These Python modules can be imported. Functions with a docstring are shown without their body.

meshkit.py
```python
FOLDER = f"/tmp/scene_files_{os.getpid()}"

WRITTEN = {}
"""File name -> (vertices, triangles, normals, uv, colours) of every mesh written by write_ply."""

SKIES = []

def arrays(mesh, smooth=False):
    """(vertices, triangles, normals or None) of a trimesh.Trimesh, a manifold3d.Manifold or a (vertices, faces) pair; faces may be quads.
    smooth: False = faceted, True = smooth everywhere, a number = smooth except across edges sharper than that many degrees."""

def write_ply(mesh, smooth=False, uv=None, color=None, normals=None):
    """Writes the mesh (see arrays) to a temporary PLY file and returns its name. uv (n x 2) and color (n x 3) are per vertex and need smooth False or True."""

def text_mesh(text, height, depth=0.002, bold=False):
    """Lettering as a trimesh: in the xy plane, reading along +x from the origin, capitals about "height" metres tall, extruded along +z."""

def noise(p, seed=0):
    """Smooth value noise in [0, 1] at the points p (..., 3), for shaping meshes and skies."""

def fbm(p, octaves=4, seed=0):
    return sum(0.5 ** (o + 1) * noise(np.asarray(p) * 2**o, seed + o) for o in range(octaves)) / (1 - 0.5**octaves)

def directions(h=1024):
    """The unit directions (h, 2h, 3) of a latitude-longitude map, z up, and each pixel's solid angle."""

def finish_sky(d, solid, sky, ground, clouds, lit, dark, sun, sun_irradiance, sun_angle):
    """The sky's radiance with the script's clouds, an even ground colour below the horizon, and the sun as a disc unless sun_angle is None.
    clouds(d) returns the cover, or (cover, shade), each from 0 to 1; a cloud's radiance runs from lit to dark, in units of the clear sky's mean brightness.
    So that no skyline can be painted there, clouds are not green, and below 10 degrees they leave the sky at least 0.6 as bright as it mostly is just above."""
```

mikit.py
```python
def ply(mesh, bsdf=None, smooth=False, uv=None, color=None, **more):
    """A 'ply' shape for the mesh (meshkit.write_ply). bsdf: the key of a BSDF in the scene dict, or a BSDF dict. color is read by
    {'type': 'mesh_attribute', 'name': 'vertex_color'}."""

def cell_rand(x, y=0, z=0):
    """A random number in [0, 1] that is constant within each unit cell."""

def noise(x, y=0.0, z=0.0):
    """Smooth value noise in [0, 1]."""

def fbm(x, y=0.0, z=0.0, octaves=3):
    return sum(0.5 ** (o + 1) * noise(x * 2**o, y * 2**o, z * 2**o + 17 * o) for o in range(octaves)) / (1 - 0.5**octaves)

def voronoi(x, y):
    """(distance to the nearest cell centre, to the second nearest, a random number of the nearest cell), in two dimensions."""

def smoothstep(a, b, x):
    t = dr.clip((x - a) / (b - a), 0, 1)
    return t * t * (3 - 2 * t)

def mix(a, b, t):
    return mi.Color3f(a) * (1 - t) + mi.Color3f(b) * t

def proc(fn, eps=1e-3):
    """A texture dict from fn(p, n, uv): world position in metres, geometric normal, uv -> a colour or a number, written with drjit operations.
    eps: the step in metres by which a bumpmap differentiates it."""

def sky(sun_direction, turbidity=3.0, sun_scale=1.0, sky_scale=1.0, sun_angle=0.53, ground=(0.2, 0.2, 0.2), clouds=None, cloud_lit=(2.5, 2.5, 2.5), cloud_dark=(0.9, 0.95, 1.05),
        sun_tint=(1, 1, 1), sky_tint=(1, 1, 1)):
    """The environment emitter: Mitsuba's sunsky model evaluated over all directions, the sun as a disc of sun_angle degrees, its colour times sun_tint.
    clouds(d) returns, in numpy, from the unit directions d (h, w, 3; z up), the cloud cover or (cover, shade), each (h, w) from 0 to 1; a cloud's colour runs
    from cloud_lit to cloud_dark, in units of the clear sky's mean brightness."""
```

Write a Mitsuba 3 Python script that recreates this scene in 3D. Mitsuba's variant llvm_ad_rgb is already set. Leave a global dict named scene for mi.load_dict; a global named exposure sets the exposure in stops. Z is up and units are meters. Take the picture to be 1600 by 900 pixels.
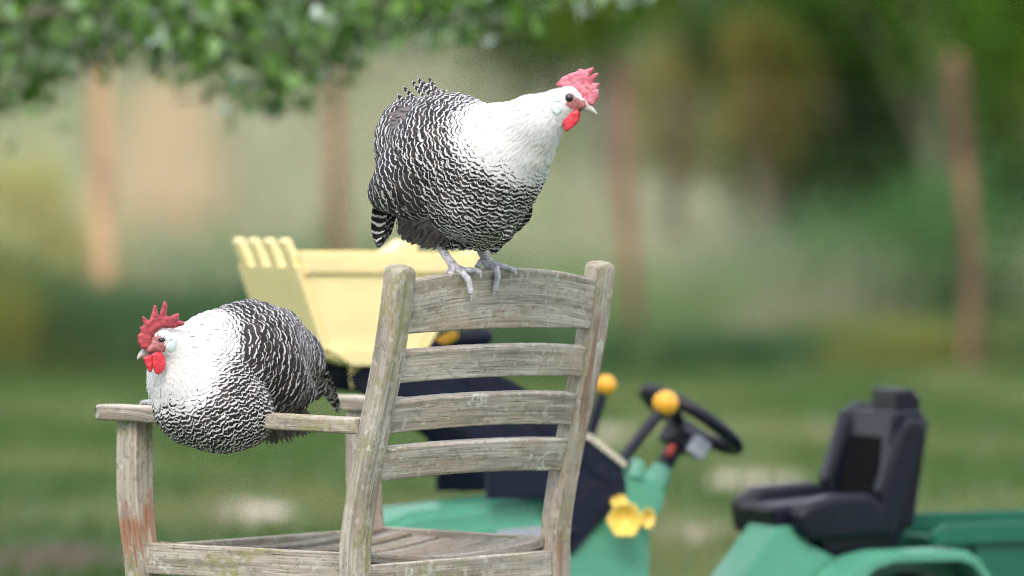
import math, random
import numpy as np, trimesh, manifold3d, shapely
import shapely.geometry as sg
from scipy.spatial import cKDTree, Delaunay
import drjit as dr
import mitsuba as mi
import mikit, meshkit
from mikit import proc, noise, fbm, voronoi, cell_rand, smoothstep, mix, ply

T = mi.ScalarTransform4f
scene, labels = {}, {}

# ---------------------------------------------------------------- camera, sky, exposure
F_PX, CAM_Z, HORIZON = 7840.0, 0.97, 350.0          # in units of the 1600 px wide photograph
PITCH = math.atan((450 - HORIZON) / F_PX)
FWD = np.array([0, math.cos(PITCH), -math.sin(PITCH)])
UP = np.array([0, math.sin(PITCH), math.cos(PITCH)])
CAM = np.array([0, 0, CAM_Z])
scene['camera'] = {'type': 'thinlens', 'fov': math.degrees(2 * math.atan(800 / F_PX)), 'fov_axis': 'x',
                   'aperture_radius': 0.036, 'focus_distance': 8.10, 'near_clip': 0.1, 'far_clip': 600.0,
                   'to_world': T().look_at(origin=CAM.tolist(), target=(CAM + FWD).tolist(), up=[0, 0, 1])}
scene['sky_light'] = mikit.sky((-0.12, -0.70, 0.70), turbidity=3, sun_scale=0.30, sun_angle=24, sun_tint=(0.95, 0.98, 1.16), cloud_lit=(2.36, 2.5, 2.78), clouds=lambda d: 1.0)
exposure = 2.62


def P(px, py, d):
    """The point of the place that lies at this pixel of the 1600 x 900 photograph, d metres ahead."""
    px, py, d = np.broadcast_arrays(np.asarray(px, float), np.asarray(py, float), np.asarray(d, float))
    ray = FWD + ((px - 800) / F_PX)[..., None] * np.array([1.0, 0, 0]) - ((py - 450) / F_PX)[..., None] * UP
    return CAM + ray * d[..., None]


# ---------------------------------------------------------------- bookkeeping
def tag(key, label=None, category=None, group=None, kind=None):
    labels[key] = {k: v for k, v in (('label', label), ('category', category), ('group', group), ('kind', kind)) if v}


def free(key):
    if key not in scene:
        return key
    i = 1
    while f'{key}_{i:03d}' in scene:
        i += 1
    return f'{key}_{i:03d}'


def put(key, mesh, bsdf, smooth=False, uv=None, color=None):
    key = free(key)
    scene[key] = ply(mesh, bsdf, smooth=smooth, uv=uv, color=color)
    return key


def put_leaves(key, V, F, N, bsdf, uv):
    key = free(key)
    path = meshkit.write_ply((V, F), False, uv, None, normals=N)
    scene[key] = {'type': 'ply', 'filename': path, 'face_normals': False, 'bsdf': {'type': 'ref', 'id': bsdf}}
    return key


def principled(color, rough=0.5, spec=0.5, **more):
    c = color if isinstance(color, dict) else {'type': 'rgb', 'value': list(color)}
    return {'type': 'principled', 'base_color': c, 'roughness': rough, 'specular': spec, **more}


def two(b):
    return {'type': 'twosided', 'bsdf': b}


def lin(r, g, b):
    """8-bit sRGB to linear."""
    return [((c / 255 / 12.92) if c / 255 <= 0.04045 else ((c / 255 + 0.055) / 1.055) ** 2.4) for c in (r, g, b)]


# ---------------------------------------------------------------- materials
def wood_color(greenness, warmth, stain=None, tone=1.0):
    def fn(p, n, uv):
        u, v = uv.x, uv.y
        fine = noise(u * 16, v * 620)
        mid = noise(u * 4 + 3, v * 170)
        broad = fbm(u * 9, v * 18, 3.0, octaves=4)
        c = mix((0.225, 0.20, 0.165), (0.52, 0.482, 0.418), smoothstep(0.2, 0.8, 0.32 * mid + 0.33 * fine + 0.45 * broad - 0.03))
        c = mix(c, (0.38, 0.28, 0.20), warmth * smoothstep(0.48, 0.72, fbm(u * 8 + 40, v * 40, 1.0)))
        crack = smoothstep(0.83, 0.92, noise(u * 11 + 11, v * 760)) * smoothstep(0.5, 0.62, noise(u * 14, v * 40 + 9))
        c = mix(c, (0.09, 0.075, 0.062), 0.7 * crack)
        alg = smoothstep(0.46, 0.70, fbm(u * 13 + 7, v * 26 + 5, 2.0, octaves=4)) * smoothstep(0.25, 0.6, fbm(u * 120, v * 160, 5.0))
        c = mix(c, (0.27, 0.27, 0.115), greenness * alg)
        grit = smoothstep(0.60, 0.75, fbm(u * 110, v * 190, 4.0)) * 0.4
        c = mix(c, (0.13, 0.12, 0.10), grit)
        pale = smoothstep(0.64, 0.76, fbm(u * 70 + 31, v * 100, 9.0, octaves=3))
        c = mix(c, (0.56, 0.54, 0.48), 0.45 * pale)
        wx, wy = u * 13 + 1.2 * (fbm(u * 70, v * 70, 1.0) - 0.5), v * 19 + 1.6 * (fbm(u * 60 + 9, v * 80, 2.0) - 0.5)
        d1, d2, r = voronoi(wx, wy)
        size = 0.10 + 0.16 * cell_rand(r * 997, 1, 2)
        lich = smoothstep(size, size - 0.08, d1 + 0.22 * (fbm(u * 190, v * 190) - 0.5)) * smoothstep(0.86, 0.87, r)
        c = mix(c, mix((0.45, 0.47, 0.36), (0.60, 0.62, 0.55), noise(u * 200, v * 200)), 0.8 * lich)
        if stain is not None:
            c = stain(c, u, v)
        return c * tone
    return fn


def wood_height(p, n, uv):
    u, v = uv.x, uv.y
    crack = smoothstep(0.80, 0.90, noise(u * 9 + 11, v * 700)) * smoothstep(0.5, 0.62, noise(u * 12, v * 40 + 9))
    return noise(u * 14, v * 520) * 0.5 + noise(u * 60, v * 300) * 0.5 - 1.3 * crack


def leg_stain(c, u, v):
    uu = u - dr.floor(u / 10) * 10
    w = uu + 0.5 * (v - dr.floor(v / 3) * 3 - 0.08)
    m = smoothstep(0.142, 0.178, w + 0.045 * (noise(u * 50, v * 60) - 0.5)) * smoothstep(0.258, 0.205, w + 0.09 * (noise(u * 20, v * 200) - 0.5))
    m = dr.select(dr.floor(u / 10) < 20.5, m, 0.25 * m)
    return mix(c, mix((0.21, 0.10, 0.06), (0.42, 0.23, 0.14), noise(u * 12, v * 260)), 0.95 * m * smoothstep(0.08, 0.4, noise(u * 25, v * 330)))


def edge_stain(c, u, v):
    m = smoothstep(0.58, 0.70, fbm(u * 7 + 2, v * 50, 6.0, octaves=3))
    return mix(c, mix((0.20, 0.10, 0.065), (0.33, 0.19, 0.13), noise(u * 20, v * 300)), 0.75 * m)


def wood(name, fn):
    scene[name] = {'type': 'bumpmap', 'scale': 0.0009, 'height': proc(wood_height, eps=6e-4), 'bsdf': principled(proc(fn), 0.75, 0.25)}


wood('slat_wood', wood_color(0.18, 0.45))
wood('post_wood', wood_color(0.62, 0.35))
wood('post_wood_streaked', wood_color(0.50, 0.3, edge_stain))
wood('leg_wood', wood_color(0.70, 0.3, leg_stain))
wood('rail_wood', wood_color(0.75, 0.3))
wood('seat_wood', wood_color(0.25, 0.75, None, 0.62))


def feather_color(p, n, uv):
    """u carries, in whole numbers, the share of white and the bar spacing, v the feather's number (hundreds); the rest places the bars."""
    k = dr.floor(uv.x)
    x = ((uv.x - k) - 0.5) / 0.45
    per = dr.floor(k / 32)
    wf = (k - per * 32) / 20.0
    seed = dr.floor(uv.y / 100)
    d = uv.y - 100 * seed
    r1, r2 = cell_rand(seed, 3, 1), cell_rand(seed, 5, 2)
    wob = (noise(x * 2.3 + seed * 3.7, d * 0.12) - 0.5) * 3.6 + (noise(x * 11 + seed * 1.3, d * 0.5, seed) - 0.5) * 1.3
    ph = (d - 3.6 * x * x + wob) / dr.maximum(per, 1) + 0.16 * (r1 - 0.5)
    f = ph - dr.floor(ph)
    w = dr.clip(wf + 0.16 * (r2 - 0.5), 0.0, 1.0)
    tri = dr.abs(f - 0.5 * w)
    tri = dr.minimum(tri, dr.abs(f - 1 - 0.5 * w))
    m = 1 - smoothstep(0.5 * w - 0.055, 0.5 * w + 0.055, tri)
    pure = smoothstep(0.93, 0.97, wf)
    m = dr.maximum(m, pure)
    # a pale shaft and barbs
    barb = noise(x * 7 + d * 0.55 + seed, dr.abs(x) * 3 - d * 1.1)
    white = mix((0.62, 0.625, 0.635), (0.78, 0.78, 0.775), barb)
    white = mix(white, (0.76, 0.70, 0.62), 0.35 * pure * smoothstep(0.45, 0.75, fbm(p.x * 22, p.y * 22, p.z * 22)))
    black = mix((0.008, 0.0075, 0.0085), (0.030, 0.027, 0.029), barb)
    black = mix(black, (0.075, 0.058, 0.055), 0.55 * smoothstep(0.7, 0.95, cell_rand(seed, 9, 4)))
    c = mix(black, white, m)
    streak = noise(x * 9 + seed * 2.1, d * 0.05, 3.0)
    white = mix(white, mi.Color3f(0.56, 0.555, 0.55), 0.45 * pure * smoothstep(0.45, 0.8, streak))
    white = mix(white, (0.30, 0.29, 0.29), 0.8 * pure * smoothstep(0.985, 0.99, r2) * smoothstep(6.0, 3.0, d))
    c = mix(black, white, m)
    fluff = mix((0.085, 0.070, 0.070), (0.20, 0.175, 0.17), barb * 0.7 + 0.3 * r1)
    return dr.select(per > 30, fluff, c)


scene['feather'] = two(principled(proc(feather_color), 0.55, 0.3, sheen=0.15))
scene['skin'] = principled({'type': 'mesh_attribute', 'name': 'vertex_color'}, 0.55, 0.35)


def comb_fn(a, b, dark):
    def fn(p, n, uv):
        t = fbm(p.x * 160, p.y * 160, p.z * 160, octaves=3)
        c = mix(a, b, smoothstep(0.3, 0.7, t))
        t2 = smoothstep(0.55, 0.75, fbm(p.x * 70 + 9, p.y * 70, p.z * 70 + 4, octaves=3))
        return mix(c, dark, 0.8 * t2)
    return fn


def comb_h(p, n, uv):
    return fbm(p.x * 420, p.y * 420, p.z * 420, octaves=2)


def fleshy(name, a, b, dark, rough=0.5):
    scene[name] = {'type': 'bumpmap', 'scale': 0.0006, 'height': proc(comb_h, eps=4e-4), 'bsdf': principled(proc(comb_fn(a, b, dark)), rough, 0.45)}


fleshy('comb_pink', (0.58, 0.12, 0.17), (0.70, 0.25, 0.31), (0.42, 0.06, 0.10))
fleshy('comb_dark', (0.33, 0.045, 0.065), (0.55, 0.085, 0.10), (0.16, 0.04, 0.07))
fleshy('wattle_red', (0.66, 0.035, 0.055), (0.78, 0.085, 0.11), (0.52, 0.02, 0.035), 0.42)
fleshy('lobe_white', (0.66, 0.78, 0.80), (0.78, 0.82, 0.82), (0.50, 0.66, 0.70), 0.5)
scene['horn'] = principled(proc(lambda p, n, uv: mix((0.40, 0.38, 0.36), (0.66, 0.63, 0.58), fbm(p.x * 150, p.y * 150, p.z * 150))), 0.4, 0.5)
scene['eye_black'] = principled((0.012, 0.010, 0.010), 0.06, 0.7, clearcoat=1.0)
scene['iris'] = principled((0.26, 0.13, 0.06), 0.15, 0.6)
scene['eyelid'] = principled((0.34, 0.27, 0.27), 0.5, 0.4)


def shank_fn(p, n, uv):
    s = noise(uv.x * 300, uv.y * 6)
    band = smoothstep(0.55, 0.70, noise(uv.x * 230 + 3, uv.y * 5))
    c = mix((0.42, 0.42, 0.46), (0.60, 0.59, 0.61), s)
    return mix(c, (0.20, 0.20, 0.24), 0.55 * band)


def shank_h(p, n, uv):
    return -noise(uv.x * 230 + 3, uv.y * 5)


scene['shank'] = {'type': 'bumpmap', 'scale': 0.001, 'height': proc(shank_h, eps=5e-4), 'bsdf': principled(proc(shank_fn), 0.55, 0.35)}


def plastic(name, a, rough, wear=0.12, dirt=(0.20, 0.18, 0.13), spec=0.5):
    def fn(p, n, uv):
        t = fbm(p.x * 18, p.y * 18, p.z * 18, octaves=4)
        c = mix([x * 0.86 for x in a], [min(1, x * 1.08) for x in a], t)
        spots = smoothstep(0.60, 0.74, fbm(p.x * 70 + 5, p.y * 70, p.z * 70, octaves=3))
        return mix(c, dirt, wear * spots)
    scene[name] = two(principled(proc(fn), rough, spec))


plastic('yellow_plastic', (0.88, 0.75, 0.38), 0.42, 0.04)
plastic('horn_plastic', (0.84, 0.62, 0.13), 0.4, 0.04)
plastic('orange_plastic', (0.82, 0.42, 0.035), 0.35, 0.05)
plastic('navy_plastic', (0.008, 0.011, 0.028), 0.42, 0.05, spec=0.25)
plastic('black_plastic', (0.006, 0.008, 0.017), 0.36, 0.02, spec=0.28)
plastic('seat_fabric', (0.007, 0.007, 0.008), 0.95, 0.02, spec=0.05)
plastic('green_plastic', (0.085, 0.33, 0.22), 0.30, 0.08, spec=0.8)
plastic('dark_green_plastic', (0.008, 0.12, 0.072), 0.34, 0.08)
plastic('grey_plastic', (0.35, 0.38, 0.45), 0.4, 0.1)
plastic('red_plastic', (0.45, 0.05, 0.03), 0.4, 0.1)
plastic('cream_plastic', (0.55, 0.52, 0.42), 0.4, 0.1)
scene['rubber'] = two(principled((0.03, 0.028, 0.026), 0.8, 0.3))


# ---------------------------------------------------------------- mesh helpers
def rounded_rect(a, b, r, k=4):
    """Points of a rounded rectangle, half sizes a and b, starting in the middle of the +x side."""
    r = min(r, a * 0.98, b * 0.98)
    pts = [(a, 0.0)]
    for cx, cy, t0 in ((a - r, b - r, 0), (-a + r, b - r, 90), (-a + r, -b + r, 180), (a - r, -b + r, 270)):
        for i in range(k + 1):
            t = math.radians(t0 + 90 * i / k)
            pts.append((cx + r * math.cos(t), cy + r * math.sin(t)))
    pts.append((a, 0.0))
    return np.array(pts)


def bar(path, A, B, wa, wb, r=0.004, end0=0.002, end1=0.002, seed=0, wobble=0.0006):
    """A board or post along path; A and B (n,3) are the directions of its half widths wa and wb (n). Returns (mesh, uv): u metres along, v round it."""
    path = np.asarray(path, float)
    n = len(path)
    A, B = (np.broadcast_to(np.asarray(x, float), (n, 3)) for x in (A, B))
    wa, wb = (np.broadcast_to(np.asarray(x, float), (n,)) for x in (wa, wb))
    seg = np.r_[0, np.cumsum(np.linalg.norm(np.diff(path, axis=0), axis=1))]
    tan = np.gradient(path, axis=0)
    tan /= np.linalg.norm(tan, axis=1, keepdims=True)
    st = []                                                       # centre, A, B, wa, wb, inset, u
    for e, i, sgn, er in ((0, 0, -1, end0), (1, n - 1, 1, end1)):
        ring = []
        for q in (90, 60, 30, 0):
            q = math.radians(q)
            ring.append((path[i] + tan[i] * sgn * er * (math.sin(q) - 1), A[i], B[i], wa[i], wb[i], er * (1 - math.cos(q)), seg[i] + sgn * er * (math.sin(q) - 1)))
        if e == 0:
            st += ring
            inner = [(path[j], A[j], B[j], wa[j], wb[j], 0.0, seg[j]) for j in range(1, n - 1)]
            st += inner
        else:
            st += ring[::-1]
    V, UV = [], []
    rng = np.random.default_rng(seed + 11)
    m = None
    for c, a, b, x, y, ins, u in st:
        sec = rounded_rect(max(x - ins, 1e-4), max(y - ins, 1e-4), max(r - 0.3 * ins, 3e-4))
        m = len(sec)
        per = np.r_[0, np.cumsum(np.linalg.norm(np.diff(sec, axis=0), axis=1))]
        V.append(c + sec[:, :1] * a + sec[:, 1:] * b)
        UV.append(np.stack([np.full(m, u), per], 1))
    V, UV = np.array(V), np.array(UV)
    if wobble:
        w = meshkit.fbm(V * 45.0, 3, seed) - 0.5
        V = V + (w * wobble * 2.5)[..., None] * (V - V.mean(1, keepdims=True)) / (np.linalg.norm(V - V.mean(1, keepdims=True), axis=2, keepdims=True) + 1e-9)
        V[:, -1] = V[:, 0]
    N = len(V)
    f = []
    for i in range(N - 1):
        for j in range(m - 1):
            a0, a1, b0, b1 = i * m + j, i * m + j + 1, (i + 1) * m + j, (i + 1) * m + j + 1
            f += [(a0, a1, b1), (a0, b1, b0)]
    verts, uvs = V.reshape(-1, 3), UV.reshape(-1, 2)
    for i, flip in ((0, True), (N - 1, False)):
        c = len(verts)
        verts = np.vstack([verts, V[i].mean(0)])
        uvs = np.vstack([uvs, [UV[i, 0, 0], 0.01]])
        for j in range(m - 1):
            t = (c, i * m + j, i * m + j + 1)
            f.append(t[::-1] if flip else t)
    f = np.array(f)
    mesh = trimesh.Trimesh(verts, f, process=False)
    if mesh.volume < 0:
        f = f[:, ::-1]
    return (verts, f), uvs + np.array([10.0 * (seed % 50), 3.0 * (seed % 50)])


def put_bar(key, bsdf, *args, **kw):
    m, uv = bar(*args, **kw)
    return put(key, m, bsdf, smooth=True, uv=uv)


def pillow(outline, to3d, thick, rnd, step=2.0, ripple=0.0):
    """An inflated plate: outline in pixels, to3d(px, py, h) with h metres towards the viewer's side (+) or away (-)."""
    poly = sg.Polygon(outline).buffer(0)
    poly = poly.buffer(-rnd * 0.35).buffer(rnd * 0.35) if rnd > 0 else poly
    if poly.geom_type != 'Polygon':
        poly = max(poly.geoms, key=lambda g: g.area)
    L = poly.exterior.length
    bnd = np.array([poly.exterior.interpolate(s).coords[0] for s in np.arange(0, L, step)])
    x0, y0, x1, y1 = poly.bounds
    gx, gy = np.meshgrid(np.arange(x0, x1, step), np.arange(y0, y1, step))
    pts = np.c_[gx.ravel(), gy.ravel()]
    pts = pts + np.random.default_rng(3).uniform(-.2, .2, pts.shape) * step
    g = shapely.points(pts)
    ins = shapely.contains(poly, g) & (shapely.distance(g, poly.exterior) > step * 0.5)
    pts = pts[ins]
    allp = np.vstack([bnd, pts])
    tri = Delaunay(allp).simplices
    tri = tri[shapely.contains(poly, shapely.points(allp[tri].mean(1)))]
    d = shapely.distance(shapely.points(allp), poly.exterior)
    d[:len(bnd)] = 0
    q = np.clip(d / max(rnd, 1e-6), 0, 1)
    h = thick / 2 * np.sqrt(1 - (1 - q) ** 2)
    if ripple:
        h = h * (1 + ripple * (meshkit.noise(np.c_[allp * 0.22, allp[:, :1] * 0]) - 0.5))
    front = to3d(allp[:, 0], allp[:, 1], h)
    back = to3d(allp[:, 0], allp[:, 1], -h)
    nb = len(allp)
    idx = np.arange(nb) + nb
    idx[:len(bnd)] = np.arange(len(bnd))
    v = np.vstack([front, back])
    a = allp[tri]
    ccw = np.cross(a[:, 1] - a[:, 0], a[:, 2] - a[:, 0]) > 0
    tri = np.where(ccw[:, None], tri[:, ::-1], tri)
    f = np.vstack([tri, idx[tri][:, ::-1]])
    mesh = trimesh.Trimesh(v, f, process=False)
    mesh.remove_unreferenced_vertices()
    if mesh.volume < 0:
        mesh.invert()
    return mesh


def tube(points, radii, seg=12, caps=True, squash=None):
    """A round tube through points; returns (mesh, uv)."""
    p = np.asarray(points, float)
    radii = np.broadcast_to(np.asarray(radii, float), (len(p),))
    t = np.gradient(p, axis=0)
    t /= np.linalg.norm(t, axis=1, keepdims=True)
    ref = np.array([0.31, 0.23, 0.92])
    A = np.cross(t, ref)
    A /= np.linalg.norm(A, axis=1, keepdims=True)
    B = np.cross(t, A)
    ang = np.linspace(0, 2 * np.pi, seg + 1)
    V = p[:, None] + radii[:, None, None] * (np.cos(ang)[None, :, None] * A[:, None] + np.sin(ang)[None, :, None] * B[:, None])
    s = np.r_[0, np.cumsum(np.linalg.norm(np.diff(p, axis=0), axis=1))]
    UV = np.stack(np.broadcast_arrays(s[:, None], (ang / (2 * np.pi))[None]), -1)
    m, N = seg + 1, len(p)
    i, j = np.meshgrid(np.arange(N - 1), np.arange(seg), indexing='ij')
    a = (i * m + j).ravel()
    f = np.vstack([np.c_[a, a + 1, a + m + 1], np.c_[a, a + m + 1, a + m]])
    v, uv = V.reshape(-1, 3), UV.reshape(-1, 2)
    if caps:
        for e, fl in ((0, 0), (N - 1, 1)):
            c = len(v)
            v = np.vstack([v, p[e] + (t[e] * radii[e] * 0.6 * (1 if fl else -1))])
            uv = np.vstack([uv, uv[e * m]])
            jj = np.arange(seg) + e * m
            tri = np.c_[np.full(seg, c), jj, jj + 1]
            f = np.vstack([f, tri if fl else tri[:, ::-1]])
    mesh = trimesh.Trimesh(v, f, process=False)
    if mesh.volume < 0:
        f = f[:, ::-1]
    return (v, f), uv


def spline(pts, n):
    pts = np.asarray(pts, float)
    from scipy.interpolate import PchipInterpolator
    s = np.r_[0, np.cumsum(np.linalg.norm(np.diff(pts, axis=0), axis=1))]
    return PchipInterpolator(s, pts, axis=0)(np.linspace(0, s[-1], n))


# ---------------------------------------------------------------- the wooden armchair
TH = math.radians(51)
E = np.array([math.cos(TH), math.sin(TH), 0])        # across the back, near post to far post
FW = np.array([-math.sin(TH), math.cos(TH), 0])      # the way the chair faces
Z = np.array([0, 0, 1.0])
CH0 = np.array([P(627, 420, 8.0)[0], P(627, 420, 8.0)[1], 0])
CW = 0.5176
CZ = [0.0, 0.20, 0.43, 0.556, 0.654, 0.783, 0.883, 0.915]
CF = [0.055, 0.088, 0.098, 0.078, 0.053, 0.021, 0.004, 0.0]


def lean(z):
    from scipy.interpolate import PchipInterpolator
    return PchipInterpolator(CZ, CF)(z)


def C(e, f, z):
    e, f, z = np.broadcast_arrays(np.asarray(e, float), np.asarray(f, float), np.asarray(z, float))
    return CH0 + e[..., None] * E + f[..., None] * FW + z[..., None] * Z


CHAIR = 'wooden_armchair'
tag(CHAIR, 'weathered grey wooden garden armchair with curved slatted back, two hens perched on it', 'armchair')
zz = np.linspace(0.0, 0.905, 30)
for i, e in enumerate((0.0, CW)):
    z_ = zz if i == 0 else zz * (0.908 / 0.905)
    path = C(e, lean(z_), z_)
    tn = np.gradient(path, axis=0)
    tn /= np.linalg.norm(tn, axis=1, keepdims=True)
    k = put_bar(CHAIR + '__back_post', 'post_wood' if i == 0 else 'post_wood_streaked', path, E, np.cross(tn, E), 0.0215, 0.0195, r=0.008, end0=0.002, end1=0.013, seed=3 + i)
    if i == 1:
        tag(k, 'back post with reddish brown streaks')
SL = [('top_rail', 0.878, 0.794, 0.020, 0.006), ('back_slat', 0.767, 0.715, 0.007, 0.006), ('back_slat', 0.688, 0.633, 0.007, 0.008), ('back_slat', 0.611, 0.555, 0.006, 0.008)]
for i, (nm, zt, zb, at, ab) in enumerate(SL):
    t = np.linspace(0, 1, 33)
    arch = 1 - (2 * t - 1) ** 2
    top, bot = zt + at * arch, zb + ab * arch
    zc = (top + bot) / 2
    path = C(0.012 + (CW - 0.024) * t, lean(zc) - 0.014 * arch, zc)
    up = C(0.0, lean(zc + 0.03), zc + 0.03) - C(0.0, lean(zc), zc)
    up /= np.linalg.norm(up, axis=1, keepdims=True)
    put_bar(f'{CHAIR}__{nm}', 'slat_wood', path, up, np.cross(E, up), (top - bot) / 2, 0.010, r=0.0035, end0=0.001, end1=0.001, seed=10 + i)
# front legs, rails, arms, seat
LEN = 0.499
SPLAY = 0.032
FB = lean(0.654)
for i, e in enumerate((0.0, CW)):
    fz = np.array([0.0, 0.15, 0.36, 0.42, 0.46, 0.50, 0.56, 0.65])
    ff = FB + LEN + np.array([-0.02, -0.022, -0.020, -0.014, -0.006, 0.0, 0.002, 0.0])
    hw = np.array([0.019, 0.019, 0.0195, 0.0215, 0.0235, 0.024, 0.024, 0.023])
    zs = np.linspace(0, 0.648, 30)
    fi, wi = np.interp(zs, fz, ff), np.interp(zs, fz, hw)
    fi, wi = np.convolve(np.pad(fi, 2, 'edge'), np.ones(5) / 5, 'valid'), np.convolve(np.pad(wi, 2, 'edge'), np.ones(5) / 5, 'valid')
    sp_ = -SPLAY if i == 0 else SPLAY
    path = C(e + sp_, fi, zs)[::-1]
    k = put_bar(CHAIR + '__front_leg', 'leg_wood', path, E, FW, 0.021, wi[::-1], r=0.004, seed=20 + i)
    if i == 0:
        tag(k, 'front leg with a rust brown bare patch below the arm')
    # arm: flat board with a rounded flaring nose
    s = np.linspace(0, 1, 40)
    f0, f1 = lean(0.654) + 0.020, FB + LEN + 0.068
    fa = f0 + (f1 - f0) * s
    za = 0.646 + 0.0115 * s
    half = 0.024 + 0.009 * np.clip((s - 0.45) / 0.35, 0, 1) ** 1.5
    nose = np.clip((fa - (f1 - 0.030)) / 0.030, 0, 0.999)
    half = half * np.sqrt(1 - nose ** 2) + 0.002
    eo = e + (-0.006 if i == 0 else 0.006)
    put_bar(CHAIR + '__arm', 'rail_wood', C(eo + sp_ * (fa - f0) / LEN, fa, za), E, Z, half, 0.0125, r=0.005, seed=30 + i)
    # side seat rail
    s = np.linspace(0, 1, 14)
    put_bar(CHAIR + '__seat_rail', 'rail_wood', C(e + sp_ * s, 0.115 + (FB + LEN - 0.14 - 0.006) * s, 0.415 + 0.002 * s), E, Z, 0.011, 0.0255, r=0.003, seed=40 + i)
s = np.linspace(0, 1, 14)
put_bar(CHAIR + '__seat_rail', 'rail_wood', C(0.022 - SPLAY + (CW - 0.044 + 2 * SPLAY) * s, FB + LEN - 0.014, 0.412), FW, Z, 0.011, 0.025, r=0.003, seed=44)
put_bar(CHAIR + '__seat_rail', 'rail_wood', C(0.022 + (CW - 0.044) * s, 0.098, 0.398), FW, Z, 0.011, 0.022, r=0.003, seed=45)
for i in range(7):
    s = np.linspace(0, 1, 24)
    f = 0.132 + i * 0.064
    g_ = SPLAY * i / 6.5
    dish = 0.016 * (1 - (2 * (i + 0.3) / 6.6 - 1) ** 2)
    z = 0.438 - 0.020 * (1 - (2 * s - 1) ** 2) - dish
    put_bar(CHAIR + '__seat_slat', 'seat_wood', C(0.015 - g_ + (CW - 0.03 + 2 * g_) * s, f, z), FW, Z, 0.028, 0.009, r=0.004, seed=50 + i)

# ---------------------------------------------------------------- the hens
PX = 1 / 980.0


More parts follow.
